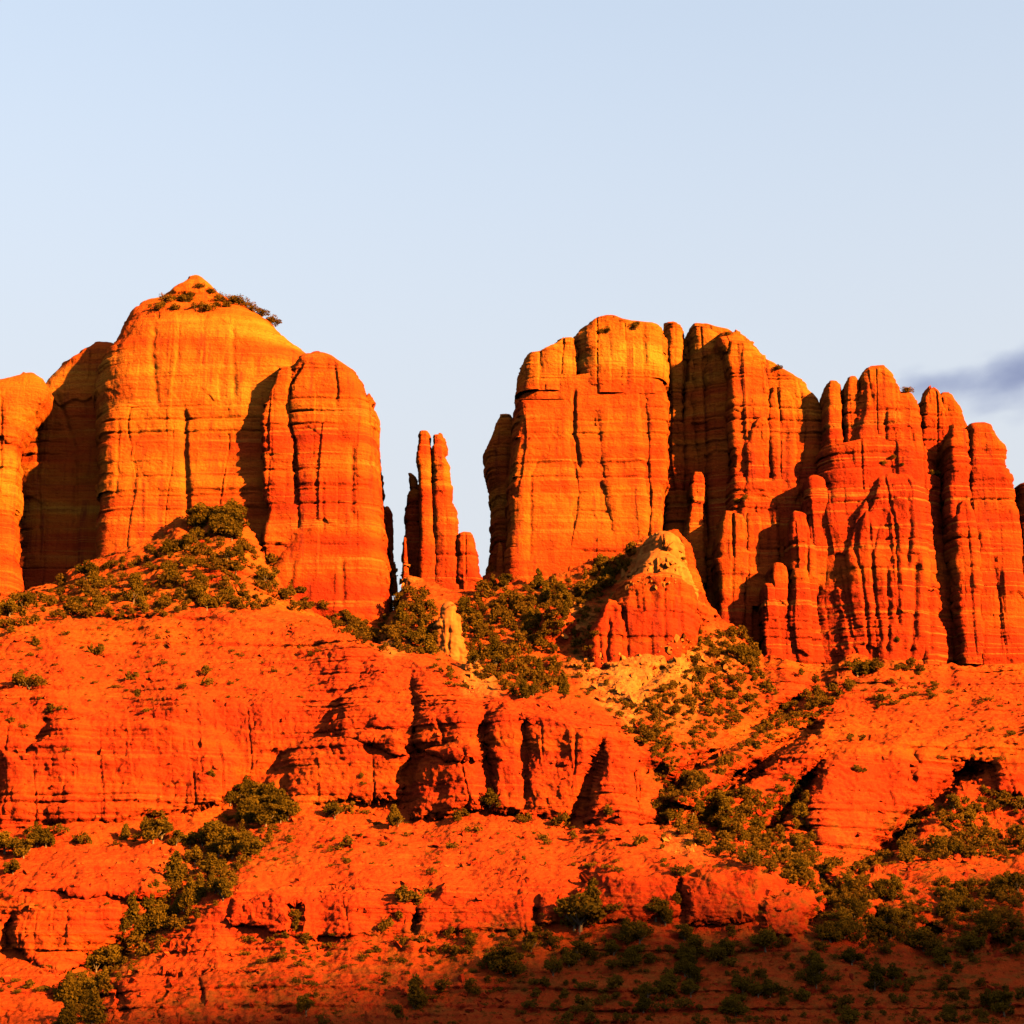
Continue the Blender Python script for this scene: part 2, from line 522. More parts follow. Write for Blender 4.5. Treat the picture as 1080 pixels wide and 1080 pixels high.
# rounded rock forms that stand out of the slope: outline, height m, px to full height
FORMS = [
    ([(283, 850), (284, 822), (296, 800), (330, 778), (350, 770), (420, 768), (430, 800), (422, 848), (360, 846)], 6, 26),
    ([(344, 768), (362, 735), (400, 702), (434, 706), (436, 790), (420, 800)], 6, 26),
    ([(438, 790), (436, 715), (470, 712), (506, 738), (509, 800), (470, 800)], 6, 24),
    ([(428, 862), (433, 822), (452, 790), (505, 778), (512, 850), (470, 862)], 9, 22),
    ([(514, 856), (514, 760), (530, 738), (552, 744), (552, 860)], 6, 14),
    ([(552, 862), (554, 752), (600, 748), (636, 772), (612, 842), (600, 866)], 5, 18),
    ([(616, 868), (621, 836), (638, 790), (664, 786), (676, 812), (676, 870)], 9, 16),
    ([(674, 870), (674, 805), (690, 832), (697, 868)], 6, 10),
    ([(702, 848), (722, 820), (757, 797), (812, 764), (838, 770), (800, 802), (757, 836), (722, 852)], 11, 12),
    ([(757, 848), (793, 818), (834, 786), (870, 764), (882, 780), (852, 812), (820, 850), (772, 892)], 10, 12),
    ([(850, 850), (862, 806), (900, 778), (950, 775), (978, 820), (950, 868), (900, 905), (862, 900)], 8, 26),
    ([(985, 800), (1050, 805), (1052, 835), (1080, 840), (1100, 780), (1040, 765)], 6, 18),
    ([(240, 975), (245, 945), (300, 930), (380, 935), (435, 950), (436, 985), (330, 990)], 4, 14),
    ([(440, 985), (442, 950), (470, 935), (560, 938), (562, 982)], 4, 12),
    ([(566, 975), (566, 940), (640, 920), (716, 922), (720, 965), (650, 975)], 4, 12),
    ([(722, 975), (722, 930), (745, 915), (790, 935), (800, 972)], 5, 14),
    ([(806, 985), (806, 945), (850, 935), (868, 955), (850, 985)], 5, 14),
    ([(880, 990), (882, 965), (905, 960), (915, 985)], 5, 10),
    ([(97, 1090), (99, 1040), (124, 1030), (300, 1022), (330, 1040), (330, 1090)], 5, 8),
    ([(0, 875), (0, 790), (28, 800), (50, 765), (110, 750), (240, 770), (258, 800), (245, 840), (200, 858)], 4, 18),
    ([(12, 1000), (14, 962), (60, 950), (110, 955), (160, 958), (110, 1005), (60, 1030)], 4, 14),
    ([(20, 938), (60, 895), (180, 898), (205, 915), (160, 950)], 4, 14),
    ([(762, 700), (775, 692), (800, 700), (806, 730), (780, 735)], 5, 10),
    ([(612, 742), (640, 700), (690, 712), (715, 690), (742, 705), (728, 735), (690, 745)], 3, 12),
]
PALES = [
    ([(598, 700), (625, 690), (690, 690), (720, 665), (745, 690), (740, 720), (690, 735), (668, 765), (645, 750), (620, 725)], 1.0),
    ([(690, 735), (720, 715), (745, 740), (720, 775), (690, 760)], 0.5),
    ([(404, 592), (432, 592), (440, 615), (410, 622)], 0.9),
    ([(655, 590), (690, 560), (716, 580), (722, 615), (660, 625)], 0.6),
    ([(488, 696), (500, 700), (528, 728), (490, 730)], 1.0),
    ([(582, 640), (610, 628), (625, 650), (604, 680), (585, 670)], 0.7),
    ([(395, 672), (415, 668), (430, 690), (410, 695)], 0.7),
    ([(700, 880), (720, 870), (745, 905), (700, 900)], 0.5),
    ([(750, 660), (790, 690), (770, 720), (740, 700)], 0.5),
]
SCRUBS = [
    ([(200, 880), (310, 870), (320, 915), (250, 935), (200, 920)], 0.9),
    ([(0, 600), (220, 540), (400, 665), (300, 660), (0, 670)], 0.9),
    ([(405, 610), (540, 610), (680, 560), (660, 640), (610, 735), (500, 715), (410, 680)], 0.9),
    ([(700, 680), (800, 660), (820, 730), (740, 880), (690, 880), (660, 770)], 0.8),
    ([(700, 880), (1080, 840), (1080, 1080), (840, 1040)], 0.7),
    ([(450, 960), (900, 980), (1080, 1080), (100, 1080), (300, 1000)], 0.6),
    ([(290, 850), (300, 880), (120, 1050), (60, 1060), (180, 900)], 0.8),
    ([(840, 700), (960, 680), (1000, 730), (860, 740)], 0.6),
    ([(300, 855), (700, 870), (740, 905), (300, 910)], 0.35),
    ([(0, 655), (380, 655), (300, 745), (0, 760)], 0.35),
]

def build_slope():
    cs = []
    for cx, py, Y in CURVES:
        p = np.interp(PXC, cx, py); y = np.interp(PXC, cx, Y)
        k = len(cs)
        if 2 <= k <= 6:
            p = p + 9 * fbm(PXC / 70, 0 * PXC + k * 3.3, 0 * PXC, 2); y = y + 5 * fbm(PXC / 48, 0 * PXC + k * 5.1, 0 * PXC + 8, 3)
        elif k >= 7:
            p = p + 6 * fbm(PXC / 26, 0 * PXC + 3.3, 0 * PXC, 2) * np.clip(np.abs(PXC - 450) / 60 - 1.0, 0, 1)
        cs.append((box_filter(p, 6), box_filter(y, 6)))
    for k in range(1, len(cs)):
        cs[k] = (np.minimum(cs[k][0], cs[k - 1][0] - 2), cs[k][1])
    apron = 9.0 * np.clip(fbm(PXC / 34, 0 * PXC, 0 * PXC + 1.7, 2), -0.5, 1) * np.clip(np.abs(PXC - 400) / 70 - 2.0, 0, 1)   # fans of debris at the cliff foot
    rows_p, rows_y = [], []
    for k in range(len(cs) - 1):
        n = NR[k]
        for i in range(n):
            t = i / n
            rows_p.append(cs[k][0] * (1 - t) + cs[k + 1][0] * t)
            yk = cs[k][1] * (1 - t) + cs[k + 1][1] * t
            if k == len(cs) - 2: yk = yk - t ** 1.5 * apron
            rows_y.append(yk)
    rows_p.append(cs[-1][0]); rows_y.append(cs[-1][1] - apron)
    PY = np.array(rows_p); YY = np.array(rows_y)
    PX = np.broadcast_to(PXC, PY.shape).copy()
    # soften the profile a little
    for _ in range(70):
        YY[1:-1] = (YY[:-2] + 2 * YY[1:-1] + YY[2:]) / 4
    # wobble the coordinates so no drawn line stays smooth
    wx = 3.5 * fbm(PX / 38, PY / 38, 0 * PX, 2); wy = 3.0 * fbm(PX / 34 + 40, PY / 34, 0 * PX + 3, 3)
    QX, QY = PX + wx, PY + wy
    for poly, amp, soft in FORMS:
        d = poly_sd(QX, QY, poly)
        t = np.clip(d / soft, 0, 1)
        YY -= amp * np.sqrt(1 - (1 - t) ** 2)
    for gi_, (pts, w, dep) in enumerate(GULLIES):
        gs = 0.3 if gi_ < 10 else (1.6 if w > 6.5 and pts[0][0] > 840 else 0.95)
        d, a = seg_dist(QX, QY, pts)
        e = np.clip(np.minimum(a, 1 - a) / 0.12, 0.25, 1)
        YY += gs * dep * e * np.exp(-(d / w) ** 2)
    pale = np.zeros(PX.shape); scr = np.zeros(PX.shape)
    for poly, v in PALES:
        pale = np.maximum(pale, v * np.clip(0.5 + poly_sd(QX, QY, poly) / 14, 0, 1))
    for poly, v in SCRUBS:
        scr = np.maximum(scr, v * np.clip(0.5 + poly_sd(QX, QY, poly) / 24, 0, 1))
    x, y, z = unproject(PX, PY, YY)
    P = np.stack([x, y, z], -1)
    N = grid_normals(P)
    N[N[..., 1] > 0.2] *= -1
    steep = np.clip((0.75 - N[..., 2]) / 0.5, 0, 1)
    X, Y3, Z = P[..., 0], P[..., 1], P[..., 2]
    d = 1.5 * fbm(X / 36, Y3 / 36, Z / 28, 3)
    bil = np.abs(pnoise(X / 13 + 2, Y3 / 13, Z / 11)) + 0.5 * np.abs(pnoise(X / 6 + 7, Y3 / 6, Z / 5))
    d += 1.3 * (bil - 0.38) + 0.45 * fbm(X / 4 + 3, Y3 / 4, Z / 3, 3)
    o1, c1 = slabs(X, Y3, Z, 31.0, 10, 19)
    o2, c2 = slabs(X, Y3, Z, 8.0, 4.5, 6)
    d += (0.12 + 0.88 * steep) * (1.3 * o1 + 0.7 * o2 - 1.0)
    d -= (0.05 + 0.95 * steep) * (1.1 * c1 + 0.4 * c2)
    P = P + N * d[..., None]
    # ledges: hard beds stand out towards the viewer
    zz = P[..., 2] + 1.5 * fbm(X / 60, Y3 / 60, Z * 0, 2)
    led = (0.55 * strata(zz) + 0.8 * thin_beds(zz)) * np.clip(0.7 + 1.1 * pnoise(X / 36, Y3 / 36, Z / 30), 0.1, 1.5)
    hn = N.copy(); hn[..., 2] = 0
    hn /= np.maximum(np.linalg.norm(hn, axis=2), 0.2)[..., None]
    P = P + hn * ((1.15 - 0.45 * steep) * (1 + 0.9 * np.clip((45 - zz) / 30, 0, 1)) * led)[..., None]
    P = P + N * (0.30 * 1.35 * fbm(X / 1.9, Y3 / 1.9, Z / 1.4, 2))[..., None]
    # back of the ridge falls to the plain; front runs out on it; the ends sink too
    top = P[-1]
    back = []
    for dy, f in ((25, 0.985), (50, 0.95), (90, 0.85), (180, 0.6), (340, 0.3), (600, -0.02)):
        b = top.copy(); b[:, 1] += dy; b[:, 2] = b[:, 2] * f - 1.0; back.append(b)
    front = []
    for Y, zf in ((430, -3.0), (460, -1.0)):
        b = P[0].copy(); b[:, 0] *= Y / b[:, 1]; b[:, 1] = Y; b[:, 2] = zf; front.append(b)
    nb = len(back)
    P = np.concatenate([np.array(front), P, np.array(back)], 0)
    pad = lambda a: np.concatenate([np.zeros((2, a.shape[1])), a, np.zeros((nb, a.shape[1]))], 0)
    pale, scr = pad(pale), pad(scr)
    ends = np.clip((np.minimum(PXC + 900, 2000 - PXC)) / 560, 0, 1)
    ends = ends * ends * (3 - 2 * ends)
    P[..., 2] = P[..., 2] * ends[None] - 4 * (1 - ends[None])
    N2 = grid_normals(P); N2[N2[..., 2] < 0] *= -1
    zsplat(P[2:-nb].reshape(-1, 3), N2[2:-nb].reshape(-1, 3))
    idx = np.arange(P.shape[0] * P.shape[1]).reshape(P.shape[:2])
    f = np.stack([idx[:-1, :-1], idx[:-1, 1:], idx[1:, 1:], idx[1:, :-1]], -1).reshape(-1, 4)
    me = new_mesh('terrain_slope', P.reshape(-1, 3), f, attrs={'pale': pale.ravel(), 'scrub': scr.ravel()})
    tag(link('terrain', me, SLOPE), kind='structure')
build_slope()

# ------------------------------------------------------------------ the cliffs: lofted rock masses
_part = [0]
DEFAULT = [ROCK]
SHARP = {'column': 2.4, 'tower': 2.2, 'pillar': 2.0, 'finger': 0.8, 'shoulder': 0.6, 'flank': 0.6, 'knob': 0.6}

def loft(name, parent, rows, front, T, n=4.0, cracks=(), joints=1.0, rough=1.0, mat=None, round_m=10.0, batter=0.08, bed=1.0, rot=0.0, blocks=1.0, cell=1.0):
    """rows: (py, left px, right px) from top to bottom; front: distance of the front face; T: half depth"""
    _part[0] += 1
    n = n + SHARP.get(name, 0.3)
    if name in ('column', 'pillar', 'finger'): round_m *= 0.6
    sd = _part[0] * 13.7
    rows = np.array(rows, float)
    Yc = front + T
    step = 0.95
    py = np.arange(rows[0, 0], rows[-1, 0] + step, step)
    Lp = np.interp(py, rows[:, 0], rows[:, 1]); Rp = np.interp(py, rows[:, 0], rows[:, 2])
    wpx = np.clip((Rp - Lp) / 30, 0.25, 1)
    jag = lambda q: (_perm[(np.floor(py / 7.0 + q + 0.6 * np.sin(py / 11 + q)).astype(int)) & 255] / 255.0 - 0.5) * 2.2 + (_perm[(np.floor(py / 17.0 + q * 3).astype(int)) & 255] / 255.0 - 0.5) * 2.4
    Lp = Lp + wpx * jag(sd % 97); Rp = Rp + wpx * jag(sd % 89 + 31)
    _, _, z0 = unproject(Lp, py, front)
    for it in range(3):
        q = np.clip((z0[0] - z0) / round_m, 0, 1)
        f = np.maximum(np.sqrt(np.clip(1 - (1 - q) ** 2, 0, 1)), 0.22)
        f = f * (1 + batter * np.clip((z0[0] - z0) / 100, 0, 2))
        dep = T * f
        ref = Yc - 0.8 * dep
        xl, _, z0 = unproject(Lp, py, ref)
        xr, _, _ = unproject(Rp, py, ref)
    zz = z0
    cx = (xl + xr) / 2; w = np.maximum((xr - xl) / 2, 0.4)
    # cross-section, points spread evenly by length, thin at the back
    a = np.linspace(0, 2 * math.pi, 2000, endpoint=False)
    W = np.median(w)
    ex = np.sign(np.cos(a)) * np.abs(np.cos(a)) ** (2 / n)
    ey = np.sign(np.sin(a)) * np.abs(np.sin(a)) ** (2 / n)
    seg = np.hypot(np.diff(np.append(ex, ex[0])) * W, np.diff(np.append(ey, ey[0])) * T)
    wt = np.where(ey > 0.25, 0.12, np.where(ey > -0.3, 0.45, 1.0))
    cum = np.concatenate([[0], np.cumsum(seg * wt)])
    m = int(max(28, cum[-1] / 0.44))
    tt = np.interp(np.linspace(0, cum[-1], m, endpoint=False), cum, np.append(a, 2 * math.pi))
    ex = np.sign(np.cos(tt)) * np.abs(np.cos(tt)) ** (2 / n)
    ey = np.sign(np.sin(tt)) * np.abs(np.sin(tt)) ** (2 / n)
    X = cx[:, None] + w[:, None] * ex[None]
    Y = Yc + dep[:, None] * ey[None] + rot * (w[:, None] * ex[None])
    Z = np.broadcast_to(zz[:, None], X.shape)
    P = np.stack([X, Y, Z], -1)
    # close the top
    caps = []
    for k, (sc, dz) in enumerate(((0.02, 0.5), (0.35, 0.45), (0.7, 0.25))):
        c = P[0].copy()
        c[:, 0] = cx[0] + (c[:, 0] - cx[0]) * sc; c[:, 1] = Yc + (c[:, 1] - Yc) * sc; c[:, 2] += dz
        caps.append(c)
    P = np.concatenate([np.array(caps), P], 0)
    N = -grid_normals(P, wrap=True)
    hx = P[..., 0] - cx.mean(); hy = P[..., 1] - Yc
    flip = (N[..., 0] * hx / max(W, 1) + N[..., 1] * hy / T + np.where(np.arange(len(P)) < 3, 1, 0)[:, None] * N[..., 2]) < 0
    N[flip] *= -1
    X, Y, Z = P[..., 0], P[..., 1], P[..., 2]
    small = min(1.0, W / 6.0)
    steep = np.clip((0.8 - N[..., 2]) / 0.4, 0, 1)
    d = small * 1.1 * fbm(X / 30 + sd, Y / 30, Z / 40, 2)
    d += small * rough * 0.24 * fbm(X / 4.0 + sd, Y / 4.0, Z / 4.0, 3)
    d += small * 0.75 * rough * fbm(X / 11 + sd, Y / 11, Z / 17, 2)
    o1, c1 = slabs(X, Y, Z, sd, 12 * cell, 30 * cell)
    o2, c2 = slabs(X, Y, Z, sd + 5, 5.5 * cell, 10 * cell)
    d += blocks * small * steep * (1.7 * o1 + 0.65 * o2 - 1.2)
    d -= joints * small * steep * (1.0 * c1 + 0.2 * c2)
    beds = strata(Z + 1.0 * fbm(X / 50, Y / 50, 0 * Z, 2)) + 0.25 * thin_beds(Z)
    d += bed * small * 0.52 * beds * np.clip(0.55 + 1.2 * pnoise(X / 30 + sd, Y / 30, Z / 24), 0, 1.4) * steep
    if cracks:
        vx, vy = project(X, Y, Z)
        facing = np.clip((0.3 - N[..., 1]) / 0.4, 0, 1)
        wob = 1.6 * pnoise(vy / 9 + sd, 0 * vy, 0 * vy)
        for pts, cw, cd in cracks:
            pts = sorted(pts, key=lambda t: t[1])
            yy = np.array([p[1] for p in pts], float); xx = np.array([p[0] for p in pts], float)
            o = np.argsort(yy)
            cxp = np.interp(vy, yy[o], xx[o])
            e = np.clip((vy - yy[o][0] + 4) / 10, 0, 1) * np.clip((yy[o][-1] + 4 - vy) / 10, 0, 1)
            d -= 0.75 * facing * e * cd * np.exp(-((vx - cxp + wob) / cw) ** 2)
    P = P + N * d[..., None]
    idx = np.arange(P.shape[0] * P.shape[1]).reshape(P.shape[:2])
    nx = np.roll(idx, -1, 1)
    fc = np.stack([idx[:-1], idx[1:], nx[1:], nx[:-1]], -1).reshape(-1, 4)
    N2 = N
    zsplat(P.reshape(-1, 3), N2.reshape(-1, 3))
    off = np.array(parent.location) if parent is not None else np.zeros(3)
    me = new_mesh(name, P.reshape(-1, 3) - off, fc)
    return link(name, me, mat or DEFAULT[0], parent)

def base_pt(px, py, Y):
    x, y, z = unproject(px, py, Y)
    return (float(x), float(y), float(z))

def X_out(px_a, px_b):    # rows of a mass that goes on past the frame
    return px_a, px_b

# ---- left butte
A = thing('rock_butte', 'broad domed orange butte with a bushy cone on top, left of the sky gap', 'butte', base_pt(170, 590, 930))
loft('cap', A, [(293, 203, 213), (297, 195, 220), (301, 188, 226), (306, 177, 234), (311, 166, 243), (316, 158, 252), (324, 142, 270), (334, 130, 288)], 908, 38, 2.4, rough=1.6, joints=0.3, round_m=22)
loft('cliff', A, [(316, 150, 250), (319, 143, 258), (327, 133, 274), (337, 125, 288), (344, 120, 297), (351, 116, 304), (360, 109, 318), (371, 101, 335), (380, 97, 345), (400, 91, 350), (450, 92, 350), (500, 96, 350), (560, 99, 350), (640, 95, 350)],
     890, 52, 3.6, round_m=38, cell=2.2, blocks=.8,
     cracks=[([(162, 340), (160, 375), (166, 430)], 3, 1.2), ([(245, 345), (247, 420)], 3, 1.2), ([(195, 430), (194, 470), (198, 545)], 3.5, 3.0), ([(187, 345), (188, 380)], 2, .8), ([(100, 388), (160, 389)], 1.2, 0.1)])
loft('buttress', A, [(428, 118, 172), (434, 106, 186), (444, 101, 190), (460, 98, 192), (500, 98, 194), (545, 100, 193), (610, 94, 193)], 886.5, 26, 3.6, round_m=7, cell=2.2, blocks=.7,
     cracks=[([(125, 440), (122, 520)], 2, .8), ([(150, 470), (150, 560)], 2, .6)])
loft('shoulder', A, [(364, 100, 125), (371, 92, 130), (382, 66, 135), (390, 58, 140), (396, 52, 140), (410, 40, 140), (430, 30, 140), (450, 22, 140), (480, 10, 140), (640, 4, 140)], 927, 40, 4.0, round_m=16, cell=1.8,
     cracks=[([(58, 410), (78, 470), (80, 590)], 3, 2), ([(40, 440), (42, 590)], 2, 1)])
loft('shoulder', A, [(394, 24, 36), (398, 8, 44), (402, -8, 48), (408, -25, 50), (425, -50, 44), (445, -70, 30), (475, -90, 17), (560, -110, 15), (660, -130, 14)], 896, 13, 3.2, round_m=14,
     cracks=[([(2, 420), (0, 500)], 2, 1.5)])
loft('shoulder', A, [(430, -150, -60), (450, -210, -50), (520, -270, -40), (680, -300, -40)], 900, 40, 3.2, round_m=14)

DEFAULT[0] = ROSE
A2 = thing('rock_butte', 'red rounded tower standing forward of the domed left butte, beside the sky gap', 'butte', base_pt(345, 650, 900))
loft('tower', A2, [(373, 329, 338), (375, 322, 346), (378, 316, 354), (384, 309, 365), (391, 304, 375), (404, 300, 382), (418, 299, 387), (434, 300, 393), (451, 301, 394), (479, 303, 395), (501, 304, 397), (529, 304, 401), (551, 302, 402), (576, 296, 405), (600, 284, 406), (640, 262, 408), (690, 258, 410), (760, 250, 414)],
     875, 34, 3.8, round_m=14, cell=1.7, blocks=.8,
     cracks=[([(318, 385), (304, 405), (302, 440), (308, 470), (311, 520), (312, 555)], 2.6, 3.5), ([(352, 380), (356, 410), (354, 430)], 2, 1.2), ([(372, 470), (371, 545)], 3, 2.0), ([(310, 590), (306, 625)], 3, 1.2), ([(361, 590), (362, 640)], 2.5, 1.5), ([(340, 500), (341, 560)], 2, .8)])
loft('column', A2, [(388, 296, 306), (395, 292, 308), (410, 285, 309), (425, 278, 310), (440, 274, 311), (480, 276, 313), (500, 279, 315), (540, 281, 318), (620, 268, 330)], 876.5, 20, 4.0, round_m=10, cracks=[([(281, 440), (283, 540)], 2, .7)])
loft('column', A2, [(418, 380, 389), (424, 377, 393), (440, 374, 395), (480, 374, 396), (520, 375, 399), (560, 377, 404), (640, 378, 408), (720, 378, 410)], 877.5, 18, 3.6, round_m=8)

# ---- the spires in the gap
S0 = thing('rock_spire', 'smallest dark red rock needle, close beside the left tower', 'spire', base_pt(409, 605, 935))
loft('needle', S0, [(535, 406, 410), (540, 404, 413), (560, 403, 414), (590, 402, 416), (625, 398, 420)], 930, 4, 2.4, round_m=3)
B = thing('rock_spire', 'tall twin fingered rock spire alone in the sky gap between the buttes', 'spire', base_pt(465, 622, 900))
loft('finger', B, [(454, 443, 451), (457, 441, 454), (470, 440, 455), (500, 441, 456), (534, 442, 457), (580, 442, 460), (640, 438, 464)], 893, 9, 2.8, round_m=4, joints=.7)
loft('finger', B, [(459, 456, 464), (462, 455, 466), (472, 455, 467), (484, 455, 471), (491, 455, 474), (529, 456, 474), (537, 456, 480), (557, 456, 484), (590, 456, 487), (640, 452, 492)], 892.5, 11, 2.8, round_m=4, joints=.7)
loft('shoulder', B, [(560, 486, 497), (563, 483, 499), (576, 482, 501), (587, 482, 505), (640, 478, 509)], 892, 9, 2.8, round_m=4)
loft('flank', B, [(500, 431, 434), (503, 430, 439), (520, 429, 446), (534, 428, 447), (562, 426, 448), (585, 424, 450), (600, 427, 452), (640, 430, 456)], 908, 9, 3.0, round_m=4)
loft('shoulder', B, [(567, 426, 428), (575, 425, 429), (600, 424, 431), (630, 424, 434)], 896, 3, 2.4, round_m=2)

# ---- right butte
DEFAULT[0] = AMBER
C = thing('rock_butte', 'square topped butte with a broad golden wall, right of the sky gap', 'butte', base_pt(620, 605, 920))
loft('flank', C, [(437, 529, 536), (439, 525, 542), (454, 518, 546), (470, 512, 546), (478, 510, 546), (488, 512, 546), (504, 514, 546), (518, 519, 546), (546, 518, 546), (600, 514, 546), (640, 512, 546)], 950, 22, 3.0, round_m=6)
loft('pillar', C, [(573, 526, 528), (578, 525, 530), (600, 524, 532), (630, 522, 534)], 899, 3, 2.4, round_m=2)
loft('wall', C, [(398, 548, 704), (405, 546, 704), (429, 542, 704), (466, 539, 705), (510, 535, 706), (517, 535, 702), (549, 535, 698), (590, 535, 697), (650, 530, 692)], 891, 33, 6.0, round_m=3, joints=.35, cell=2.2, blocks=.7,
     cracks=[([(606, 412), (605, 450), (611, 492)], 2.0, 3.0), ([(560, 470), (558, 590)], 2, .6)])
loft('slab', C, [(421, 544, 606), (424, 543, 606), (466, 540, 608), (490, 538, 611), (540, 537, 618), (620, 534, 622)], 889.3, 20, 6.0, round_m=2, joints=.3, cell=2.2, blocks=.7, cracks=[([(571, 480), (560, 500), (559, 590)], 2, 1.0)])
loft('slab', C, [(405, 623, 676), (408, 622, 677), (450, 624, 678), (510, 632, 684), (545, 640, 688), (600, 643, 690)], 889.0, 20, 6.0, round_m=2, joints=.3, cell=2.2, blocks=.7, cracks=[([(626, 420), (628, 470), (634, 515)], 1.5, 1)])
loft('slab', C, [(414, 679, 703), (417, 678, 705), (455, 679, 706), (510, 682, 707), (516, 684, 702), (555, 684, 699), (590, 686, 697)], 890.0, 20, 6.0, round_m=2, joints=.3, cell=2.2, blocks=.7)
loft('cap', C, [(359, 596, 603), (361, 588, 606), (366, 580, 608), (370, 566, 610), (374, 556, 612), (382, 551, 612), (390, 549, 613), (400, 547, 613), (416, 545, 613)], 891.5, 32, 4.5, round_m=6, cracks=[([(571, 370), (571, 400)], 1.5, .8)])
loft('cap', C, [(336, 636, 648), (338, 624, 656), (342, 617, 664), (346, 610, 700), (352, 605, 705), (360, 603, 706), (380, 606, 706), (402, 609, 706), (418, 612, 705)], 890.5, 33, 4.5, round_m=8, cracks=[([(678, 350), (680, 420)], 1.5, .6), ([(655, 350), (656, 378)], 1.5, .6)])
loft('cap', C, [(341, 703, 712), (344, 700, 719), (349, 700, 723), (370, 700, 724), (400, 701, 724), (520, 699, 724), (660, 696, 726)], 912, 22, 3.5, round_m=6)
# recess with thin pillars
loft('recess_wall', C, [(344, 731, 745), (347, 726, 756), (352, 722, 775), (370, 715, 790), (420, 705, 800), (540, 695, 805), (740, 690, 815)], 920, 32, 5.0, round_m=8)
loft('cap', C, [(344, 729, 744), (347, 726, 752), (352, 725, 760), (362, 725, 764), (385, 727, 764), (470, 728, 760), (660, 728, 760)], 909, 22, 3.0, round_m=6)
loft('pillar', C, [(378, 724, 742), (385, 722, 743), (405, 721, 744), (460, 721, 744), (493, 722, 745), (580, 714, 745), (670, 712, 745)], 911, 13, 2.6, round_m=6)
loft('pillar', C, [(497, 733, 740), (503, 729, 743), (540, 726, 744), (560, 722, 744), (600, 716, 744), (680, 714, 746)], 897, 10, 2.5, round_m=5)
loft('pillar', C, [(372, 748, 764), (380, 746, 768), (400, 745, 771), (540, 744, 774), (690, 744, 780)], 903, 14, 2.4, round_m=6, rot=-0.35)

DEFAULT[0] = ROSE
C3 = thing('rock_butte', 'red rounded towers joined to the golden walled butte, sloping down to a dark cleft', 'butte', base_pt(810, 640, 915))
loft('tower', C3, [(351, 764, 773), (353, 757, 777), (359, 753, 786), (364, 754, 791), (371, 758, 799), (378, 762, 804), (386, 765, 822), (396, 766, 836), (403, 767, 848), (412, 768, 855), (420, 769, 863), (429, 769, 870), (445, 769, 874), (520, 770, 876), (680, 760, 880)], 891, 36, 3.2, round_m=20, cell=1.4,
     cracks=[([(803, 375), (807, 400), (808, 440)], 2, 1.6)])
loft('column', C3, [(362, 768, 790), (368, 765, 798), (376, 764, 806), (400, 766, 814), (440, 768, 814), (520, 770, 802), (620, 768, 792)], 888.5, 20, 4.0, round_m=10)
loft('column', C3, [(408, 812, 822), (411, 809, 833), (418, 807, 843), (430, 807, 845), (522, 808, 846), (560, 806, 843), (640, 800, 840)], 887.5, 18, 3.4, round_m=7, cracks=[([(830, 450), (828, 520)], 3, 1)])
loft('column', C3, [(440, 803, 808), (446, 795, 810), (455, 790, 812), (470, 786, 813), (500, 783, 814), (522, 782, 815), (580, 779, 816), (640, 778, 816)], 886.5, 16, 3.0, round_m=8)
loft('column', C3, [(520, 790, 812), (526, 782, 819), (545, 780, 822), (600, 779, 822), (640, 778, 818)], 884, 12, 3.6, round_m=5, cracks=[([(797, 530), (798, 600)], 2, 1.5), ([(812, 530), (813, 590)], 2, 1)])
loft('pillar', C3, [(538, 764, 774), (543, 760, 782), (552, 757, 787), (582, 755, 790), (640, 757, 788), (672, 758, 784), (700, 757, 783)], 880, 11, 2.8, round_m=7, cracks=[([(774, 545), (772, 660)], 1.5, 1.0)])
loft('pillar', C3, [(540, 788, 797), (546, 786, 803), (596, 786, 802), (615, 785, 795), (700, 784, 793)], 883, 8, 2.8, round_m=4)

# ---- right massif
DEFAULT[0] = RED
D = thing('rock_butte', 'wide red crag of clustered towers and curved ribs at the right', 'butte', base_pt(940, 700, 900))
loft('tower', D, [(403, 874, 881), (406, 871, 886), (415, 871, 888), (470, 870, 890), (540, 866, 892)], 880.0, 16, 2.6, round_m=5)
loft('tower', D, [(399, 895, 902), (404, 891, 906), (412, 889, 908), (470, 889, 910), (540, 885, 912)], 878.0, 18, 2.6, round_m=6)
loft('tower', D, [(387, 917, 933), (389, 910, 936), (396, 905, 940), (408, 904, 947), (430, 901, 953), (470, 896, 957), (540, 888, 962)], 874.5, 26, 3.0, round_m=9, cracks=[([(934, 430), (935, 470)], 2, 1.5), ([(919, 400), (920, 425)], 2, 1.0), ([(912, 405), (908, 445)], 3, 1.5)])
loft('tower', D, [(412, 946, 958), (416, 941, 962), (424, 938, 967), (432, 936, 970), (470, 934, 976), (500, 930, 985), (540, 930, 990)], 875.5, 22, 2.8, round_m=10)
loft('tower', D, [(408, 981, 985), (412, 976, 990), (419, 972, 994), (435, 969, 999), (470, 968, 1005), (560, 965, 1010)], 900.5, 18, 2.4, round_m=9)
loft('tower', D, [(414, 993, 1000), (418, 988, 1005), (425, 986, 1009), (447, 985, 1017), (480, 984, 1024), (560, 984, 1030)], 902.5, 18, 2.4, round_m=9)
loft('cliff', D, [(466, 890, 960), (470, 872, 978), (476, 868, 986), (500, 862, 992), (540, 855, 1000), (600, 846, 1010), (730, 838, 1020)], 872.5, 34, 4.0, round_m=5)
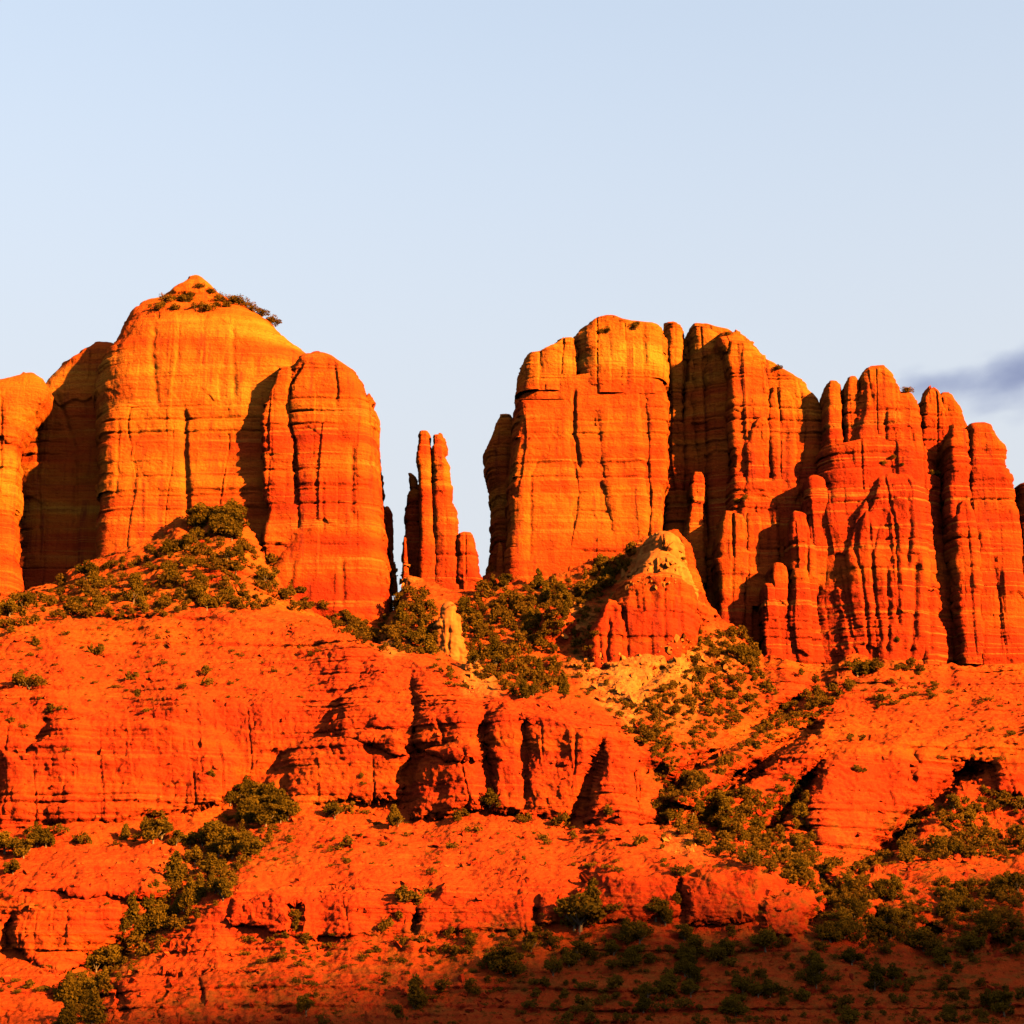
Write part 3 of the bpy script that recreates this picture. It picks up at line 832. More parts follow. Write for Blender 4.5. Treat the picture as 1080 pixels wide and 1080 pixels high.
RIBS = [([(930, 492), (915, 510), (906, 532), (896, 560), (889, 590), (893, 622), (900, 660)], 2.0, 1.7),
        ([(921, 512), (918, 530), (905, 552), (902, 578), (908, 605), (913, 640), (917, 690)], 2.0, 1.7),
        ([(932, 498), (938, 522), (945, 560), (946, 600), (948, 660)], 1.8, 1.4),
        ([(884, 552), (881, 580), (888, 620), (897, 665), (905, 700)], 2.0, 1.7),
        ([(926, 556), (920, 590), (925, 640), (929, 680)], 1.8, 1.4),
        ([(968, 590), (966, 640), (961, 695)], 3, 2.5),
        ([(958, 520), (960, 560), (957, 600)], 2.2, 1.8),
        ([(872, 600), (876, 640), (886, 690)], 2.0, 1.6),
        ([(936, 600), (938, 650), (936, 690)], 2.4, 2.2),
        ([(982, 560), (984, 620), (980, 690)], 3, 2.4)]
loft('front_dome', D, [(487, 929, 948), (491, 922, 966), (498, 918, 975), (514, 906, 981), (528, 893, 985), (550, 882, 991), (575, 874, 996), (600, 870, 1000), (640, 867, 1006), (700, 860, 1014), (745, 856, 1018)], 866, 40, 3.0, round_m=26, cracks=RIBS, joints=.7, cell=.9, blocks=1.3, rough=1.5)
loft('tower', D, [(448, 1025, 1040), (450, 1020, 1047), (455, 1018, 1050), (462, 1018, 1054), (478, 1016, 1063), (494, 1015, 1067), (512, 1014, 1071), (560, 1012, 1078), (620, 1010, 1085), (740, 1008, 1098)], 869.5, 28, 3.2, round_m=10, cracks=[([(1032, 560), (1030, 620)], 2, 1), ([(1055, 600), (1056, 690)], 2, 1)])
loft('column', D, [(451, 1006, 1018), (455, 1002, 1020), (470, 1000, 1021), (500, 1000, 1022), (520, 997, 1024), (560, 1001, 1028), (600, 1004, 1032), (720, 1012, 1042)], 867, 16, 2.6, round_m=6, cracks=[([(1010, 530), (1012, 560)], 2, 1)])
loft('column', D, [(528, 1014, 1020), (535, 1008, 1024), (560, 1005, 1030), (620, 1006, 1036), (700, 1014, 1040)], 864.5, 12, 2.4, round_m=7)
loft('tower', D, [(509, 1073, 1105), (512, 1071, 1125), (530, 1070, 1160), (600, 1069, 1200), (740, 1066, 1230)], 872.5, 30, 3.0, round_m=8)
loft('tower', D, [(560, 1180, 1240), (575, 1165, 1275), (640, 1150, 1310), (750, 1140, 1330)], 875.5, 34, 3.0, round_m=14)
loft('column', D, [(505, 856, 861), (508, 853, 867), (520, 852, 872), (560, 850, 875), (720, 846, 882)], 874, 14, 2.6, round_m=6)
loft('column', D, [(540, 837, 845), (544, 834, 852), (560, 834, 855), (600, 832, 862), (640, 829, 866), (730, 824, 870)], 871, 12, 2.6, round_m=6, cracks=[([(852, 560), (850, 660)], 1.6, 1.5)])
loft('column', D, [(594, 817, 824), (598, 814, 829), (620, 812, 832), (660, 810, 836), (730, 806, 838)], 869, 10, 2.5, round_m=6)
loft('column', D, [(615, 809, 812), (621, 806, 817), (650, 805, 822), (690, 805, 829), (730, 804, 830)], 867.5, 8, 2.4, round_m=5)
loft('column', D, [(600, 838, 848), (612, 834, 852), (650, 831, 856), (730, 828, 860)], 868, 9, 2.4, round_m=6)

# ---- smaller outcrops on the slope
DEFAULT[0] = ROSE
F = thing('rock_outcrop', 'red layered knob rising from pale rubble under the golden wall', 'outcrop', base_pt(680, 690, 862))
loft('knob', F, [(607, 674, 710), (610, 664, 722), (616, 652, 731), (626, 646, 735), (640, 636, 737), (655, 630, 735), (672, 624, 731), (690, 622, 722), (706, 627, 708), (740, 632, 696)], 814, 36, 3.4, round_m=9, rough=1.8, cell=.8, blocks=1.2, joints=.4, cracks=[([(655, 640), (652, 690)], 2.2, 2.5), ([(700, 615), (702, 690)], 1.8, 1.2)])
loft('column', F, [(632, 642, 652), (640, 634, 656), (660, 627, 658), (690, 622, 655), (706, 626, 650), (740, 630, 650)], 810, 16, 2.6, round_m=9, rough=1.8, cracks=[([(643, 650), (640, 700)], 1.8, 2.5), ([(632, 665), (634, 700)], 1.6, 1.5)])
loft('cap', F, [(585, 686, 708), (589, 678, 718), (597, 670, 726), (606, 662, 731), (616, 656, 734), (640, 652, 736)], 832, 26, 3.2, round_m=8, mat=PALE, rough=2.2, cell=.6, blocks=1.6)
loft('cap', F, [(562, 690, 704), (567, 684, 712), (577, 679, 719), (590, 674, 724), (620, 668, 730)], 852, 22, 2.8, round_m=8, mat=PALE, rough=2.2, cell=.6, blocks=1.6)
loft('spur', F, [(560, 704, 716), (568, 700, 724), (590, 696, 733), (615, 698, 742), (640, 702, 748), (700, 706, 760)], 866, 16, 2.8, round_m=10, rough=2.0, cell=.7)
G = thing('rock_outcrop', 'pale tan rock fin poking out of the dark grove below the spire', 'outcrop', base_pt(478, 712, 812))
loft('fin', G, [(638, 471, 476), (650, 465, 482), (660, 460, 486), (680, 456, 493), (700, 458, 502), (715, 464, 514), (745, 470, 530)], 800, 8, 2.6, round_m=5, mat=PALE, rough=2.4, cell=.5, blocks=0.9, cracks=[([(474, 660), (472, 720)], 2, 1.2), ([(484, 680), (488, 725)], 2, 1.0)])

H = thing('rock_outcrop', 'small red hump among the trees just left of the layered red knob', 'outcrop', base_pt(590, 668, 838))
loft('knob', H, [(640, 582, 592), (644, 577, 600), (652, 573, 607), (664, 570, 612), (690, 570, 616)], 826, 12, 2.6, round_m=7, rough=1.8, cell=.7)
I = thing('rock_outcrop', 'low pale tan slab at the right foot of the rock fin below the spire', 'outcrop', base_pt(512, 728, 795))
loft('slab', I, [(698, 494, 501), (702, 490, 508), (712, 488, 520), (722, 488, 527), (740, 488, 532)], 788, 9, 2.6, round_m=5, rough=2.0, cell=.6, mat=PALE)

# ------------------------------------------------------------------ plants
def leaf_cloud(blobs, nleaf, size, rnd):
    vs, fs = [], []
    tot = sum(b[3] ** 2 for b in blobs)
    for bx, by, bz, r, sq in blobs:
        k = max(6, int(nleaf * r * r / tot))
        d = rnd.normal(size=(k, 3)); d /= np.linalg.norm(d, axis=1)[:, None]
        rad = r * rnd.uniform(0.35, 1.0, k) ** 0.5 * (1 + 0.15 * rnd.normal(size=k))
        c = d * rad[:, None]; c[:, 2] *= sq
        c += np.array([bx, by, bz])
        a = rnd.normal(size=(k, 3)); a /= np.linalg.norm(a, axis=1)[:, None]
        b = np.cross(a, rnd.normal(size=(k, 3))); b /= np.linalg.norm(b, axis=1)[:, None]
        s = size * rnd.uniform(0.6, 1.3, k)[:, None]
        quad = np.stack([c - a * s - b * s * .5, c + a * s * .6 - b * s * .6, c + a * s + b * s * .5, c - a * s * .5 + b * s * .7], 1)
        base = sum(len(v) for v in vs)
        vs.append(quad.reshape(-1, 3))
        fs.append(base + np.arange(k * 4).reshape(k, 4))
    return np.concatenate(vs), np.concatenate(fs)

def tube(path, radii, n=6):
    vs, fs = [], []
    for i, (p, r) in enumerate(zip(path, radii)):
        for k in range(n):
            a = 2 * math.pi * k / n
            vs.append((p[0] + r * math.cos(a), p[1] + r * math.sin(a), p[2]))
    for i in range(len(path) - 1):
        for k in range(n):
            fs.append((i * n + k, i * n + (k + 1) % n, (i + 1) * n + (k + 1) % n, (i + 1) * n + k))
    return vs, fs

def make_plant(kind, seed, nleaf):
    """unit height plant: crown mesh, trunk mesh"""
    rnd = np.random.default_rng(seed)
    blobs = []
    if kind == 'juniper_tree':
        for i in range(9):
            a = rnd.uniform(0, 6.28); h = rnd.uniform(0.22, 0.80); R = 0.36 * math.sqrt(max(0.1, 1 - ((h - 0.42) / 0.55) ** 2)) * rnd.uniform(0.5, 1.05)
            blobs.append((R * math.cos(a), R * math.sin(a), h, rnd.uniform(0.13, 0.23), 0.85))
        blobs.append((0, 0, 0.5, 0.26, 1.0)); blobs.append((0.03, 0.02, 0.80, 0.17, 1.0))
    elif kind == 'cypress_tree':
        for i in range(11):
            h = 0.16 + 0.74 * i / 10
            R = 0.20 * (1 - h) ** 0.7
            a = rnd.uniform(0, 6.28)
            blobs.append((R * math.cos(a) * .8, R * math.sin(a) * .8, h, 0.09 + 0.15 * (1 - h) * rnd.uniform(.8, 1.2), 1.1))
        blobs.append((0, 0, 0.4, 0.18, 1.6))
    else:
        for i in range(9):
            a = rnd.uniform(0, 6.28); R = rnd.uniform(0.1, 0.75)
            blobs.append((R * math.cos(a), R * math.sin(a), rnd.uniform(0.25, 0.65), rnd.uniform(0.25, 0.42), 0.8))
    size = 0.042 if kind != 'shrub' else 0.065
    if nleaf < 300: size *= 1.7
    cv, cf = leaf_cloud(blobs, nleaf, size, rnd)
    tv, tf = [], []
    stems = 1 if kind != 'shrub' else 3
    for s in range(stems):
        a = rnd.uniform(0, 6.28); sp = 0.05 if stems == 1 else 0.35
        path = [(0, 0, -0.08), (sp * .3 * math.cos(a), sp * .3 * math.sin(a), 0.15), (sp * math.cos(a), sp * math.sin(a), 0.42), (sp * 1.2 * math.cos(a), sp * 1.2 * math.sin(a), 0.62)]
        v, f = tube(path, [0.045, 0.036, 0.022, 0.008])
        o = len(tv); tv += v; tf += [tuple(o + i for i in q) for q in f]
    if kind == 'juniper_tree':
        for k in range(4):
            a = rnd.uniform(0, 6.28)
            v, f = tube([(0, 0, 0.14), (0.14 * math.cos(a), 0.14 * math.sin(a), 0.30), (0.27 * math.cos(a), 0.27 * math.sin(a), 0.46)], [0.028, 0.02, 0.007], 5)
            o = len(tv); tv += v; tf += [tuple(o + i for i in q) for q in f]
    return (cv, cf), (np.array(tv), np.array(tf))

PLANTS = []      # (size key, kind, x, y, z, height, zone)
WORD = {'juniper_tree': 'round bushy tree', 'cypress_tree': 'narrow upright tree', 'shrub': 'low spreading bush'}
ZLABEL = {
    'left_grove': ('{} in the grove on the slope under the domed left butte', 'plants in the grove under the left butte'),
    'gap_grove': ('{} in the dark grove below the spire and golden wall', 'plants in the grove below the sky gap'),
    'hollow': ('{} among pale rubble in the hollow below the layered red knob', 'plants in the rocky hollow'),
    'right_gully': ('{} along the diagonal gully running down from the right crag', 'plants along the diagonal gully'),
    'crag_foot': ('{} at the foot of the wide right crag', 'plants at the foot of the right crag'),
    'lower_right': ('{} among red ledges on the sunlit lower right slope', 'plants on the lower right slope'),
    'shade': ('{} standing in the evening shade along the bottom edge', 'plants in the shade at the bottom'),
    'left_gully': ('{} crowding the gully that runs to the lower left corner', 'plants in the lower left gully'),
    'slickrock': ('lone {} on the bare red rock left of centre', 'lone plants on the bare rock'),
    'bench': ('{} on the smooth orange bench below the middle cliffs', 'plants on the orange bench'),
    'lower_ledges': ('{} on the lowest red ledges in the bottom centre', 'plants on the low ledges'),
    'cliff_foot_left': ('{} tucked under the middle cliff at the left', 'plants under the left middle cliff'),
    'top': ('tiny dark {} on the skyline top of a butte', 'plants on the butte tops'),
    'ledge': ('small dark {} clinging to a ledge high on the crags', 'plants on the crag ledges'),
}
OWN = {(610, 980, 48): 'largest green tree, against the lowest cliff band right of bottom centre',
       (530, 1026, 38): 'broad dark tree low in the bottom centre, left of the largest tree',
       (670, 345, 12): 'single tiny tree on the flat skyline of the golden walled butte',
       (437, 1060, 32): 'slim dark tree near the bottom edge, left of centre',
       (957, 413, 9): 'tiny bush on the sloping skyline shoulder of the right crag'}

def put(px, py, hpx, kind, zone, force=False, jitter=0.15, own=None):
    p, nz = at_pixel(px, py)
    if p is None: return False
    if not force and nz < 0.28 and random.random() < 0.85: return False
    h = 0.9 * hpx * p[1] * 2 * TAN / 1080
    PLANTS.append([h / p[1] * (4 if zone in ('top', 'ledge') or own else 1), kind, p[0], p[1], p[2] - 0.25, h * random.uniform(1 - jitter, 1 + jitter), zone, own])
    return True

def inside(px, py, poly):
    c = False
    for k in range(len(poly)):
        x0, y0 = poly[k]; x1, y1 = poly[k - 1]
        if (y0 > py) != (y1 > py) and px < (x1 - x0) * (py - y0) / (y1 - y0) + x0: c = not c
    return c

def scatter(poly, count, hlo, hhi, zone, kinds=('juniper_tree', 'juniper_tree', 'shrub'), gap=6.0, dense=False):
    xs = [p[0] for p in poly]; ys = [p[1] for p in poly]
    got = []; tries = 0
    while len(got) < count and tries < count * 40:
        tries += 1
        px = random.uniform(min(xs), max(xs)); py = random.uniform(min(ys), max(ys))
        if not inside(px, py, poly): continue
        if not dense and pnoise(np.float32(px / 30), np.float32(py / 30), np.float32(2.5)) < random.uniform(-0.5, 0.15): continue
        if any((px - a) ** 2 + ((py - b) * 1.5) ** 2 < gap * gap for a, b in got): continue
        k = random.choice(kinds)
        h = hlo + (hhi - hlo) * random.random() ** 1.6
        if k == 'shrub': h *= 0.6
        if k == 'cypress_tree': h *= 1.25
        if put(px, py, h, k, zone, force=dense): got.append((px, py))

# single plants read off the photograph: base x, base y, height px
J, Y_, S = 'juniper_tree', 'cypress_tree', 'shrub'
SINGLES = {
    'slickrock': [(103, 688, 16, S), (104, 690, 13, J), (138, 716, 13, S), (145, 735, 13, J), (20, 722, 22, J), (30, 725, 20, S), (216, 712, 18, J), (218, 722, 12, S), (53, 752, 18, J), (65, 748, 8, S), (37, 682, 18, J), (70, 668, 9, S),
                  (222, 818, 12, J), (175, 700, 7, S), (192, 690, 6, S), (250, 690, 6, S), (290, 708, 7, S), (195, 725, 6, S), (155, 750, 7, S), (120, 725, 6, S), (10, 760, 7, S), (70, 790, 6, S), (24, 766, 6, S), (330, 690, 7, S), (380, 820, 10, J), (383, 826, 7, S), (310, 705, 5, S)],
    'bench': [(302, 862, 22, J), (290, 862, 14, J), (352, 862, 20, J), (358, 858, 17, S), (385, 848, 10, S), (400, 842, 12, J), (415, 868, 28, Y_), (418, 870, 22, J), (385, 858, 9, S), (480, 866, 16, J), (490, 862, 12, J), (500, 876, 10, S), (517, 848, 22, J), (524, 852, 14, J), (548, 868, 14, J), (556, 866, 12, J),
              (366, 894, 16, J), (352, 897, 9, S), (365, 910, 9, S), (402, 890, 7, S), (428, 880, 7, S), (476, 894, 9, S), (305, 884, 9, S), (454, 920, 8, S), (570, 885, 11, S), (575, 888, 9, S), (605, 885, 12, J), (632, 880, 12, J), (672, 892, 18, J), (680, 888, 13, J), (640, 862, 16, J), (590, 872, 18, J), (700, 908, 7, S), (715, 925, 16, J), (725, 920, 13, J), (700, 912, 6, S), (620, 915, 8, S), (650, 918, 9, S), (640, 915, 7, S)],
    'lower_ledges': [(425, 950, 20, J), (432, 952, 16, S), (440, 948, 10, S), (455, 940, 9, S), (310, 970, 18, J), (313, 980, 16, Y_), (322, 995, 14, J), (404, 985, 18, J), (420, 970, 11, J), (422, 998, 12, J), (398, 1004, 11, J), (382, 1010, 8, S), (470, 1005, 16, J), (478, 1008, 14, J), (495, 990, 16, J), (290, 1012, 9, S), (275, 1015, 10, S), (345, 1000, 9, S), (315, 1018, 8, S), (362, 1020, 7, S),
                     (325, 1070, 26, J), (330, 1050, 7, S), (530, 1026, 38, J), (540, 1028, 30, J), (518, 1020, 26, J), (437, 1060, 32, Y_), (440, 1062, 20, J), (497, 1048, 18, J), (505, 1050, 14, J), (420, 1075, 18, J), (610, 980, 48, J), (604, 980, 36, J), (622, 968, 42, Y_), (565, 985, 14, J), (576, 992, 18, J), (690, 968, 30, J), (700, 975, 26, J), (645, 962, 14, S), (660, 985, 20, J), (720, 990, 22, J), (755, 1012, 26, J), (762, 1008, 22, J), (610, 1010, 24, J), (600, 1018, 22, J), (560, 1005, 22, J), (585, 1002, 16, J), (770, 985, 14, J), (715, 955, 16, J)],
    'cliff_foot_left': [(5, 898, 26, J), (15, 900, 24, J), (25, 905, 22, J), (38, 892, 28, J), (48, 892, 22, J), (60, 878, 12, S), (12, 920, 20, J), (85, 890, 18, J), (80, 888, 14, J), (92, 890, 13, J), (30, 882, 18, J), (125, 890, 8, S), (133, 884, 22, Y_), (142, 888, 16, J), (160, 888, 32, J), (152, 880, 26, J), (170, 885, 34, J), (185, 890, 22, J), (200, 892, 22, J), (212, 890, 24, J), (225, 885, 26, J), (165, 858, 10, S)],
    'crag_foot': [(905, 712, 24, J), (915, 708, 20, J), (925, 706, 18, J), (960, 704, 16, J), (970, 708, 14, J), (985, 722, 10, S), (895, 728, 16, J), (880, 735, 16, J), (862, 745, 16, J), (930, 738, 12, S), (940, 742, 10, S), (985, 735, 7, S), (1040, 738, 8, S), (1045, 770, 8, S), (1065, 775, 8, S), (895, 780, 12, J), (908, 780, 12, J), (905, 815, 10, J), (912, 815, 8, J), (1055, 800, 7, S), (990, 800, 7, S), (830, 820, 8, S), (845, 712, 12, J), (1000, 730, 7, S), (860, 720, 12, J)],
    'top': [(670, 345, 8, J), (668, 346, 10, S), (823, 388, 9, S), (766, 352, 8, S), (957, 413, 9, S), (640, 350, 9, S), (632, 350, 8, S), (262, 324, 11, S), (270, 328, 11, S), (278, 331, 10, S), (288, 338, 10, S), (292, 341, 11, S), (245, 318, 12, S), (252, 320, 12, S), (175, 318, 12, S), (182, 316, 8, J), (190, 316, 12, S), (196, 318, 13, S), (202, 312, 11, S), (170, 322, 10, S), (212, 322, 10, S), (205, 324, 10, S), (232, 316, 11, S), (240, 322, 10, S), (222, 308, 10, S), (165, 326, 10, S), (186, 326, 10, S), (218, 326, 11, S), (228, 322, 10, S), (210, 302, 10, S)],
    'ledge': [(982, 500, 8, S), (988, 500, 9, S), (985, 498, 6, S), (930, 488, 7, S), (940, 484, 6, S), (950, 490, 5, S), (778, 528, 8, S), (784, 526, 8, S), (720, 590, 5, S), (700, 545, 5, S), (947, 676, 8, J)],
}
for zone, items in SINGLES.items():
    for px, py, h, k in items:
        put(px, py, h, k, zone, force=True, own=OWN.get((px, py, h)))

scatter([(0, 632), (60, 620), (120, 596), (180, 575), (215, 555), (240, 550), (262, 575), (300, 612), (340, 640), (398, 668), (390, 680), (340, 652), (300, 642), (160, 652), (60, 655), (0, 672)], 280, 8, 22, 'left_grove', (J, J, S), 5.4, True)
scatter([(205, 560), (214, 546), (245, 546), (255, 572)], 12, 20, 30, 'left_grove', (J,), 6, True)
scatter([(350, 640), (400, 675), (392, 690), (350, 660)], 12, 12, 20, 'left_grove', (J,), 6)
scatter([(408, 640), (440, 624), (458, 628), (460, 690), (430, 690), (410, 680)], 60, 9, 22, 'gap_grove', (J, J, Y_, S), 5.2, True)
scatter([(485, 640), (505, 630), (515, 615), (540, 620), (600, 615), (640, 596), (668, 582), (664, 600), (640, 625), (600, 645), (585, 680), (600, 735), (545, 735), (500, 716), (498, 700), (490, 670)], 270, 8, 21, 'gap_grove', (J, J, Y_, S), 5.2, True)
scatter([(462, 695), (500, 730), (470, 722), (455, 700)], 10, 8, 14, 'gap_grove', (J, S), 6)
scatter([(600, 690), (620, 700), (660, 740), (640, 745), (610, 735)], 14, 6, 10, 'hollow', (S, J), 7)
scatter([(738, 665), (790, 685), (800, 700), (822, 735), (760, 775), (705, 818), (690, 800), (655, 765), (690, 735), (722, 715), (730, 690)], 170, 7, 18, 'hollow', (J, J, S), 7, False)
scatter([(640, 748), (668, 745), (705, 790), (712, 840), (700, 860), (695, 830), (680, 790)], 40, 8, 17, 'hollow', (J, J, S), 6, True)
scatter([(384, 655), (404, 655), (424, 640), (428, 692), (395, 690)], 18, 8, 16, 'gap_grove', (J, J, S), 5.5, True)
scatter([(584, 650), (606, 632), (630, 606), (636, 630), (624, 690), (606, 690)], 26, 7, 15, 'gap_grove', (J, J, S), 6, True)
scatter([(785, 675), (800, 690), (795, 710), (770, 690), (755, 672)], 12, 14, 22, 'hollow', (J,), 6)
scatter([(835, 745), (870, 728), (880, 745), (840, 770), (790, 800), (740, 830), (700, 870), (690, 850), (720, 825), (780, 790)], 80, 8, 18, 'right_gully', (J, J, S), 5.5, True)
scatter([(698, 860), (740, 830), (800, 845), (780, 880), (760, 905), (720, 890)], 85, 9, 21, 'right_gully', (J, J, S), 6, True)
scatter([(880, 735), (960, 700), (1000, 730), (900, 760)], 22, 7, 12, 'crag_foot', (J, S, S), 9)
scatter([(1000, 745), (1080, 735), (1080, 805), (1010, 800)], 16, 5, 9, 'crag_foot', (S,), 10)
scatter([(800, 830), (850, 830), (860, 905), (900, 915), (925, 905), (955, 880), (990, 850), (1045, 835), (1080, 850), (1080, 905), (1010, 905), (930, 915), (900, 950), (850, 940), (790, 915), (760, 900)], 320, 8, 21, 'lower_right', (J, J, S), 6)
scatter([(860, 950), (900, 935), (960, 935), (1080, 930), (1080, 1010), (1000, 1020), (900, 1000), (860, 990)], 190, 9, 26, 'lower_right', (J, J, S), 6.5)
scatter([(640, 985), (860, 1000), (1080, 1030), (1080, 1085), (560, 1085), (560, 1040)], 190, 8, 26, 'shade', (J, J, S), 7.5)
scatter([(300, 1010), (560, 1030), (560, 1085), (330, 1085)], 26, 8, 18, 'shade', (J, S, S), 11)
scatter([(295, 850), (300, 866), (270, 905), (235, 950), (190, 985), (125, 1040), (90, 1090), (55, 1090), (70, 1040), (130, 985), (180, 930), (225, 880), (250, 855)], 150, 9, 30, 'left_gully', (J, J, Y_, S), 7, True)
scatter([(240, 850), (262, 835), (285, 838), (295, 852), (270, 862)], 16, 18, 28, 'left_gully', (J,), 6)
scatter([(30, 1010), (60, 1020), (50, 1060), (0, 1060), (0, 1030)], 9, 8, 16, 'left_gully', (J, S), 10)
scatter([(0, 660), (380, 662), (330, 740), (0, 755)], 70, 4, 9, 'slickrock', (S,), 9)
scatter([(230, 870), (310, 872), (320, 910), (260, 932), (200, 930)], 30, 5, 10, 'bench', (S,), 8)
scatter([(310, 862), (690, 876), (740, 905), (560, 920), (330, 920)], 40, 4, 9, 'bench', (S, S, J), 12)
scatter([(240, 985), (560, 988), (720, 985), (800, 985), (860, 1000), (560, 1030), (260, 1010)], 100, 6, 16, 'lower_ledges', (J, S, S), 9)
scatter([(0, 940), (120, 945), (160, 950), (30, 960)], 8, 5, 9, 'slickrock', (S,), 12)

PLANTS.sort(key=lambda t: -t[0])
NIND = 300
VARS = {}
for k in (J, Y_, S):
    for v in range(4):
        nl = {J: 1600, Y_: 1300, S: 700}[k]
        (cv, cf), (tv, tf) = make_plant(k, 101 + v * 7 + len(k), nl)
        VARS[k, v] = (new_mesh('crown', cv, cf, smooth=False), new_mesh('trunk', tv, tf))
        VARS[k, v][0].materials.append(LEAF if k != S else LEAF_DRY)
        VARS[k, v][1].materials.append(BARK)
CATS = {J: 'tree', Y_: 'tree', S: 'shrub'}
NAMES = {J: 'juniper_tree', Y_: 'cypress_tree', S: 'shrub'}
protos = {}
for t in PLANTS[:NIND]:
    _, kind, x, y, z, h, zone, own = t
    v = random.randrange(4)
    lab, grp = ZLABEL[zone]
    lab = own or lab.format(WORD[kind])
    if own: grp = None
    if (kind, v) not in protos:
        root = thing(NAMES[kind], lab, CATS[kind], (x, y, z), grp)
        link('crown', VARS[kind, v][0], None, root)
        link('trunk' if kind != S else 'stem', VARS[kind, v][1], None, root)
        protos[kind, v] = root
    else:
        src = protos[kind, v]
        root = src.copy(); COL.objects.link(root)
        for ch in list(src.children):
            c = ch.copy(); COL.objects.link(c); c.parent = root
        root.location = (x, y, z)
        root['label'] = lab; root['category'] = CATS[kind]
        if grp: root['group'] = grp
        elif 'group' in root: del root['group']
    wsc = h * random.uniform(0.85, 1.25) * (1.0 if kind != J else 1.1)
    root.scale = (wsc, wsc, h)
    root.rotation_euler = (0, 0, random.uniform(0, 6.28))

# the many smaller bushes: one mass
def build_scrub():
    light = {k: [make_plant(k, 300 + i, 290 if k != S else 170)[0] for i in range(3)] for k in (J, Y_, S)}
    vs, fs, o = [], [], 0
    for _, kind, x, y, z, h, zone, own in PLANTS[NIND:]:
        cv, cf = random.choice(light[kind])
        a = random.uniform(0, 6.28); ca, sa = math.cos(a), math.sin(a)
        w = h * random.uniform(0.9, 1.3)
        V = np.stack([(cv[:, 0] * ca - cv[:, 1] * sa) * w + x, (cv[:, 0] * sa + cv[:, 1] * ca) * w + y, cv[:, 2] * h + z], -1)
        vs.append(V); fs.append(cf + o); o += len(V)
    # low tufts between them
    tuft = [make_plant(S, 500 + i, 26)[0] for i in range(4)]
    n = 0
    for poly, v in SCRUBS:
        xs = [p[0] for p in poly]; ys = [p[1] for p in poly]
        area = (max(xs) - min(xs)) * (max(ys) - min(ys))
        for _ in range(int(area * 0.034 * v)):
            px = random.uniform(min(xs), max(xs)); py = random.uniform(min(ys), max(ys))
            if not inside(px, py, poly): continue
            if pnoise(np.float32(px / 22), np.float32(py / 14), np.float32(7.5)) < random.uniform(-0.4, 0.3): continue
            p, nz = at_pixel(px, py)
            if p is None or nz < 0.35: continue
            cv, cf = random.choice(tuft)
            h = random.uniform(0.5, 1.5)
            a = random.uniform(0, 6.28); ca, sa = math.cos(a), math.sin(a)
            V = np.stack([(cv[:, 0] * ca - cv[:, 1] * sa) * h + p[0], (cv[:, 0] * sa + cv[:, 1] * ca) * h + p[1], cv[:, 2] * h * .8 + p[2] - .1], -1)
            vs.append(V); fs.append(cf + o); o += len(V); n += 1
    me = new_mesh('low_scrub', np.concatenate(vs), np.concatenate(fs), smooth=False)
    tag(link('low_scrub', me, LEAF_DRY), 'patchy olive scrub and small bushes covering the red slopes', 'scrub', kind='stuff')
    print('plants', len(PLANTS), 'tufts', n)
build_scrub()

# ------------------------------------------------------------------ pale rubble below the knob
def build_rubble():
    vs, fs, o = [], [], 0
    rnd = np.random.default_rng(3)
    cube = np.array([[a, b, c] for a in (-1, 1) for b in (-1, 1) for c in (-1, 1)], float)
    cfc = np.array([[0, 1, 3, 2], [4, 6, 7, 5], [0, 4, 5, 1], [2, 3, 7, 6], [0, 2, 6, 4], [1, 5, 7, 3]])
    for poly, v in PALES:
        xs = [p[0] for p in poly]; ys = [p[1] for p in poly]
        area = (max(xs) - min(xs)) * (max(ys) - min(ys))
        for _ in range(int(area * 0.05 * v)):
            px = random.uniform(min(xs), max(xs)); py = random.uniform(min(ys), max(ys))
            if not inside(px, py, poly): continue
            p, nz = at_pixel(px, py)
            if p is None: continue
            s = 0.22 + 1.1 * rnd.random() ** 6
            M = np.linalg.qr(rnd.normal(size=(3, 3)))[0]
            V = (cube * (1 + 0.35 * rnd.normal(size=cube.shape)) * s * np.array([1.2, 1, .75])) @ M + p
            vs.append(V); fs.append(cfc + o); o += 8
    me = new_mesh('talus_rubble', np.concatenate(vs), np.concatenate(fs), smooth=False)
    tag(link('talus_rubble', me, PALE), 'pale broken rubble spilling down the hollow under the red knob', 'rubble', kind='stuff')
build_rubble()

def build_loose_rocks():
    vs, fs, o = [], [], 0
    rnd = np.random.default_rng(8)
    cube = np.array([[a, b, c] for a in (-1, 1) for b in (-1, 1) for c in (-1, 1)], float)
    cfc = np.array([[0, 1, 3, 2], [4, 6, 7, 5], [0, 4, 5, 1], [2, 3, 7, 6], [0, 2, 6, 4], [1, 5, 7, 3]])
    for _ in range(9000):
        px = random.uniform(-20, 1100); py = random.uniform(600, 1085)
        if pnoise(np.float32(px / 45), np.float32(py / 20), np.float32(4.4)) < random.uniform(-0.5, 0.4): continue
        p, nz = at_pixel(px, py)
        if p is None or nz < 0.4: continue
        s = 0.16 + 0.75 * rnd.random() ** 5
        M = np.linalg.qr(rnd.normal(size=(3, 3)))[0]
        V = (cube * (1 + 0.35 * rnd.normal(size=cube.shape)) * s * np.array([1.3, 1, .7])) @ M + p
        vs.append(V); fs.append(cfc + o); o += 8
    me = new_mesh('loose_rocks', np.concatenate(vs), np.concatenate(fs), smooth=False)
    tag(link('loose_rocks', me, ROSE), 'small red broken rocks strewn over the open slopes', 'rocks', kind='stuff')
build_loose_rocks()

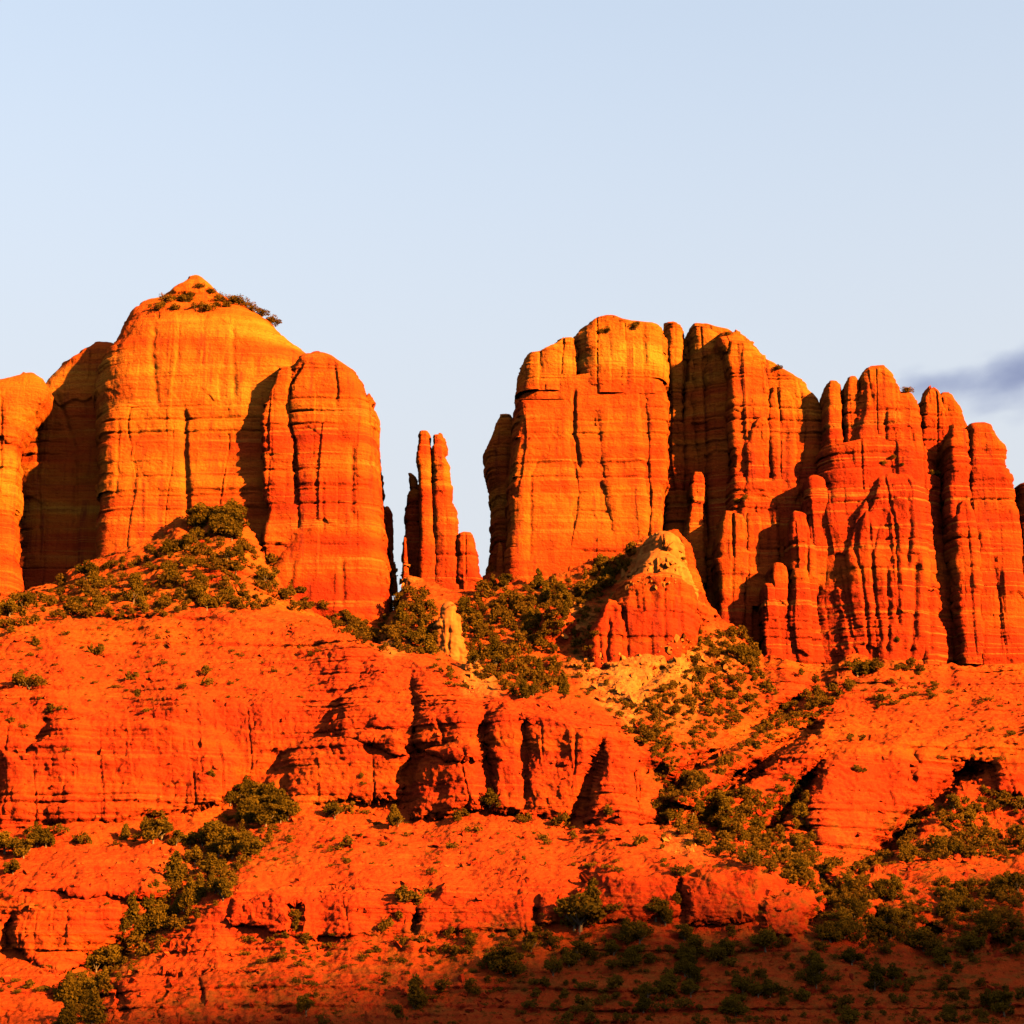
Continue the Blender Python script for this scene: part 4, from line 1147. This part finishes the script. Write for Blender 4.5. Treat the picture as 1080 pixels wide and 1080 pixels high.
# ------------------------------------------------------------------ cloud
def build_cloud(name, label, px, py, wpx, hpx, Y, tilt, dens, seed):
    x, y, z = unproject(px, py, Y)
    m_px = Y * 2 * TAN / 1080
    import bmesh
    bm = bmesh.new()
    bmesh.ops.create_icosphere(bm, subdivisions=4, radius=1)
    me = bpy.data.meshes.new(name); bm.to_mesh(me); bm.free()
    m = bpy.data.materials.new(name + '_vapour'); m.use_nodes = True
    nt = m.node_tree; nt.nodes.clear(); q = NB(nt)
    out = q.n('ShaderNodeOutputMaterial')
    tc = q.n('ShaderNodeTexCoord')
    ln = q.n('ShaderNodeVectorMath', operation='LENGTH'); q.L(tc.outputs['Object'], ln.inputs[0])
    fall = q.span(ln.outputs['Value'], 0.25, 0.95, 1, 0)
    mp = q.n('ShaderNodeMapping'); mp.inputs['Location'].default_value = (seed, seed * .7, 0); mp.inputs['Scale'].default_value = (1.5, 1.0, 0.6)
    q.L(tc.outputs['Object'], mp.inputs['Vector'])
    nz = q.n('ShaderNodeTexNoise'); nz.inputs['Scale'].default_value = 1.5; nz.inputs['Detail'].default_value = 5; nz.inputs['Roughness'].default_value = 0.55
    q.L(mp.outputs[0], nz.inputs['Vector'])
    d = q.math('SUBTRACT', q.math('ADD', q.math('MULTIPLY', nz.outputs[0], 2.6), q.math('MULTIPLY', fall, 0.8)), 1.72)
    d = q.math('MULTIPLY', q.math('MAXIMUM', d, 0.0), dens)
    ab = q.n('ShaderNodeVolumeAbsorption'); ab.inputs['Color'].default_value = (0.30, 0.36, 0.62, 1)
    q.L(d, ab.inputs['Density'])
    q.L(ab.outputs[0], out.inputs['Volume'])
    o = link(name, me, m)
    o.location = (float(x), float(y), float(z))
    o.scale = (wpx * m_px / 2, wpx * m_px / 3, hpx * m_px / 2)
    o.rotation_euler = (0, -tilt, 0)
    tag(o, label, 'cloud')
    return o
build_cloud('cloud', 'violet grey evening cloud above the towers at the right edge', 1080, 391, 500, 84, 9000, math.radians(8), 0.0046, 3.1)
build_cloud('cloud', 'faint small grey cloud wisp under the violet cloud', 1065, 436, 220, 40, 9300, math.radians(2), 0.0014, 8.4)
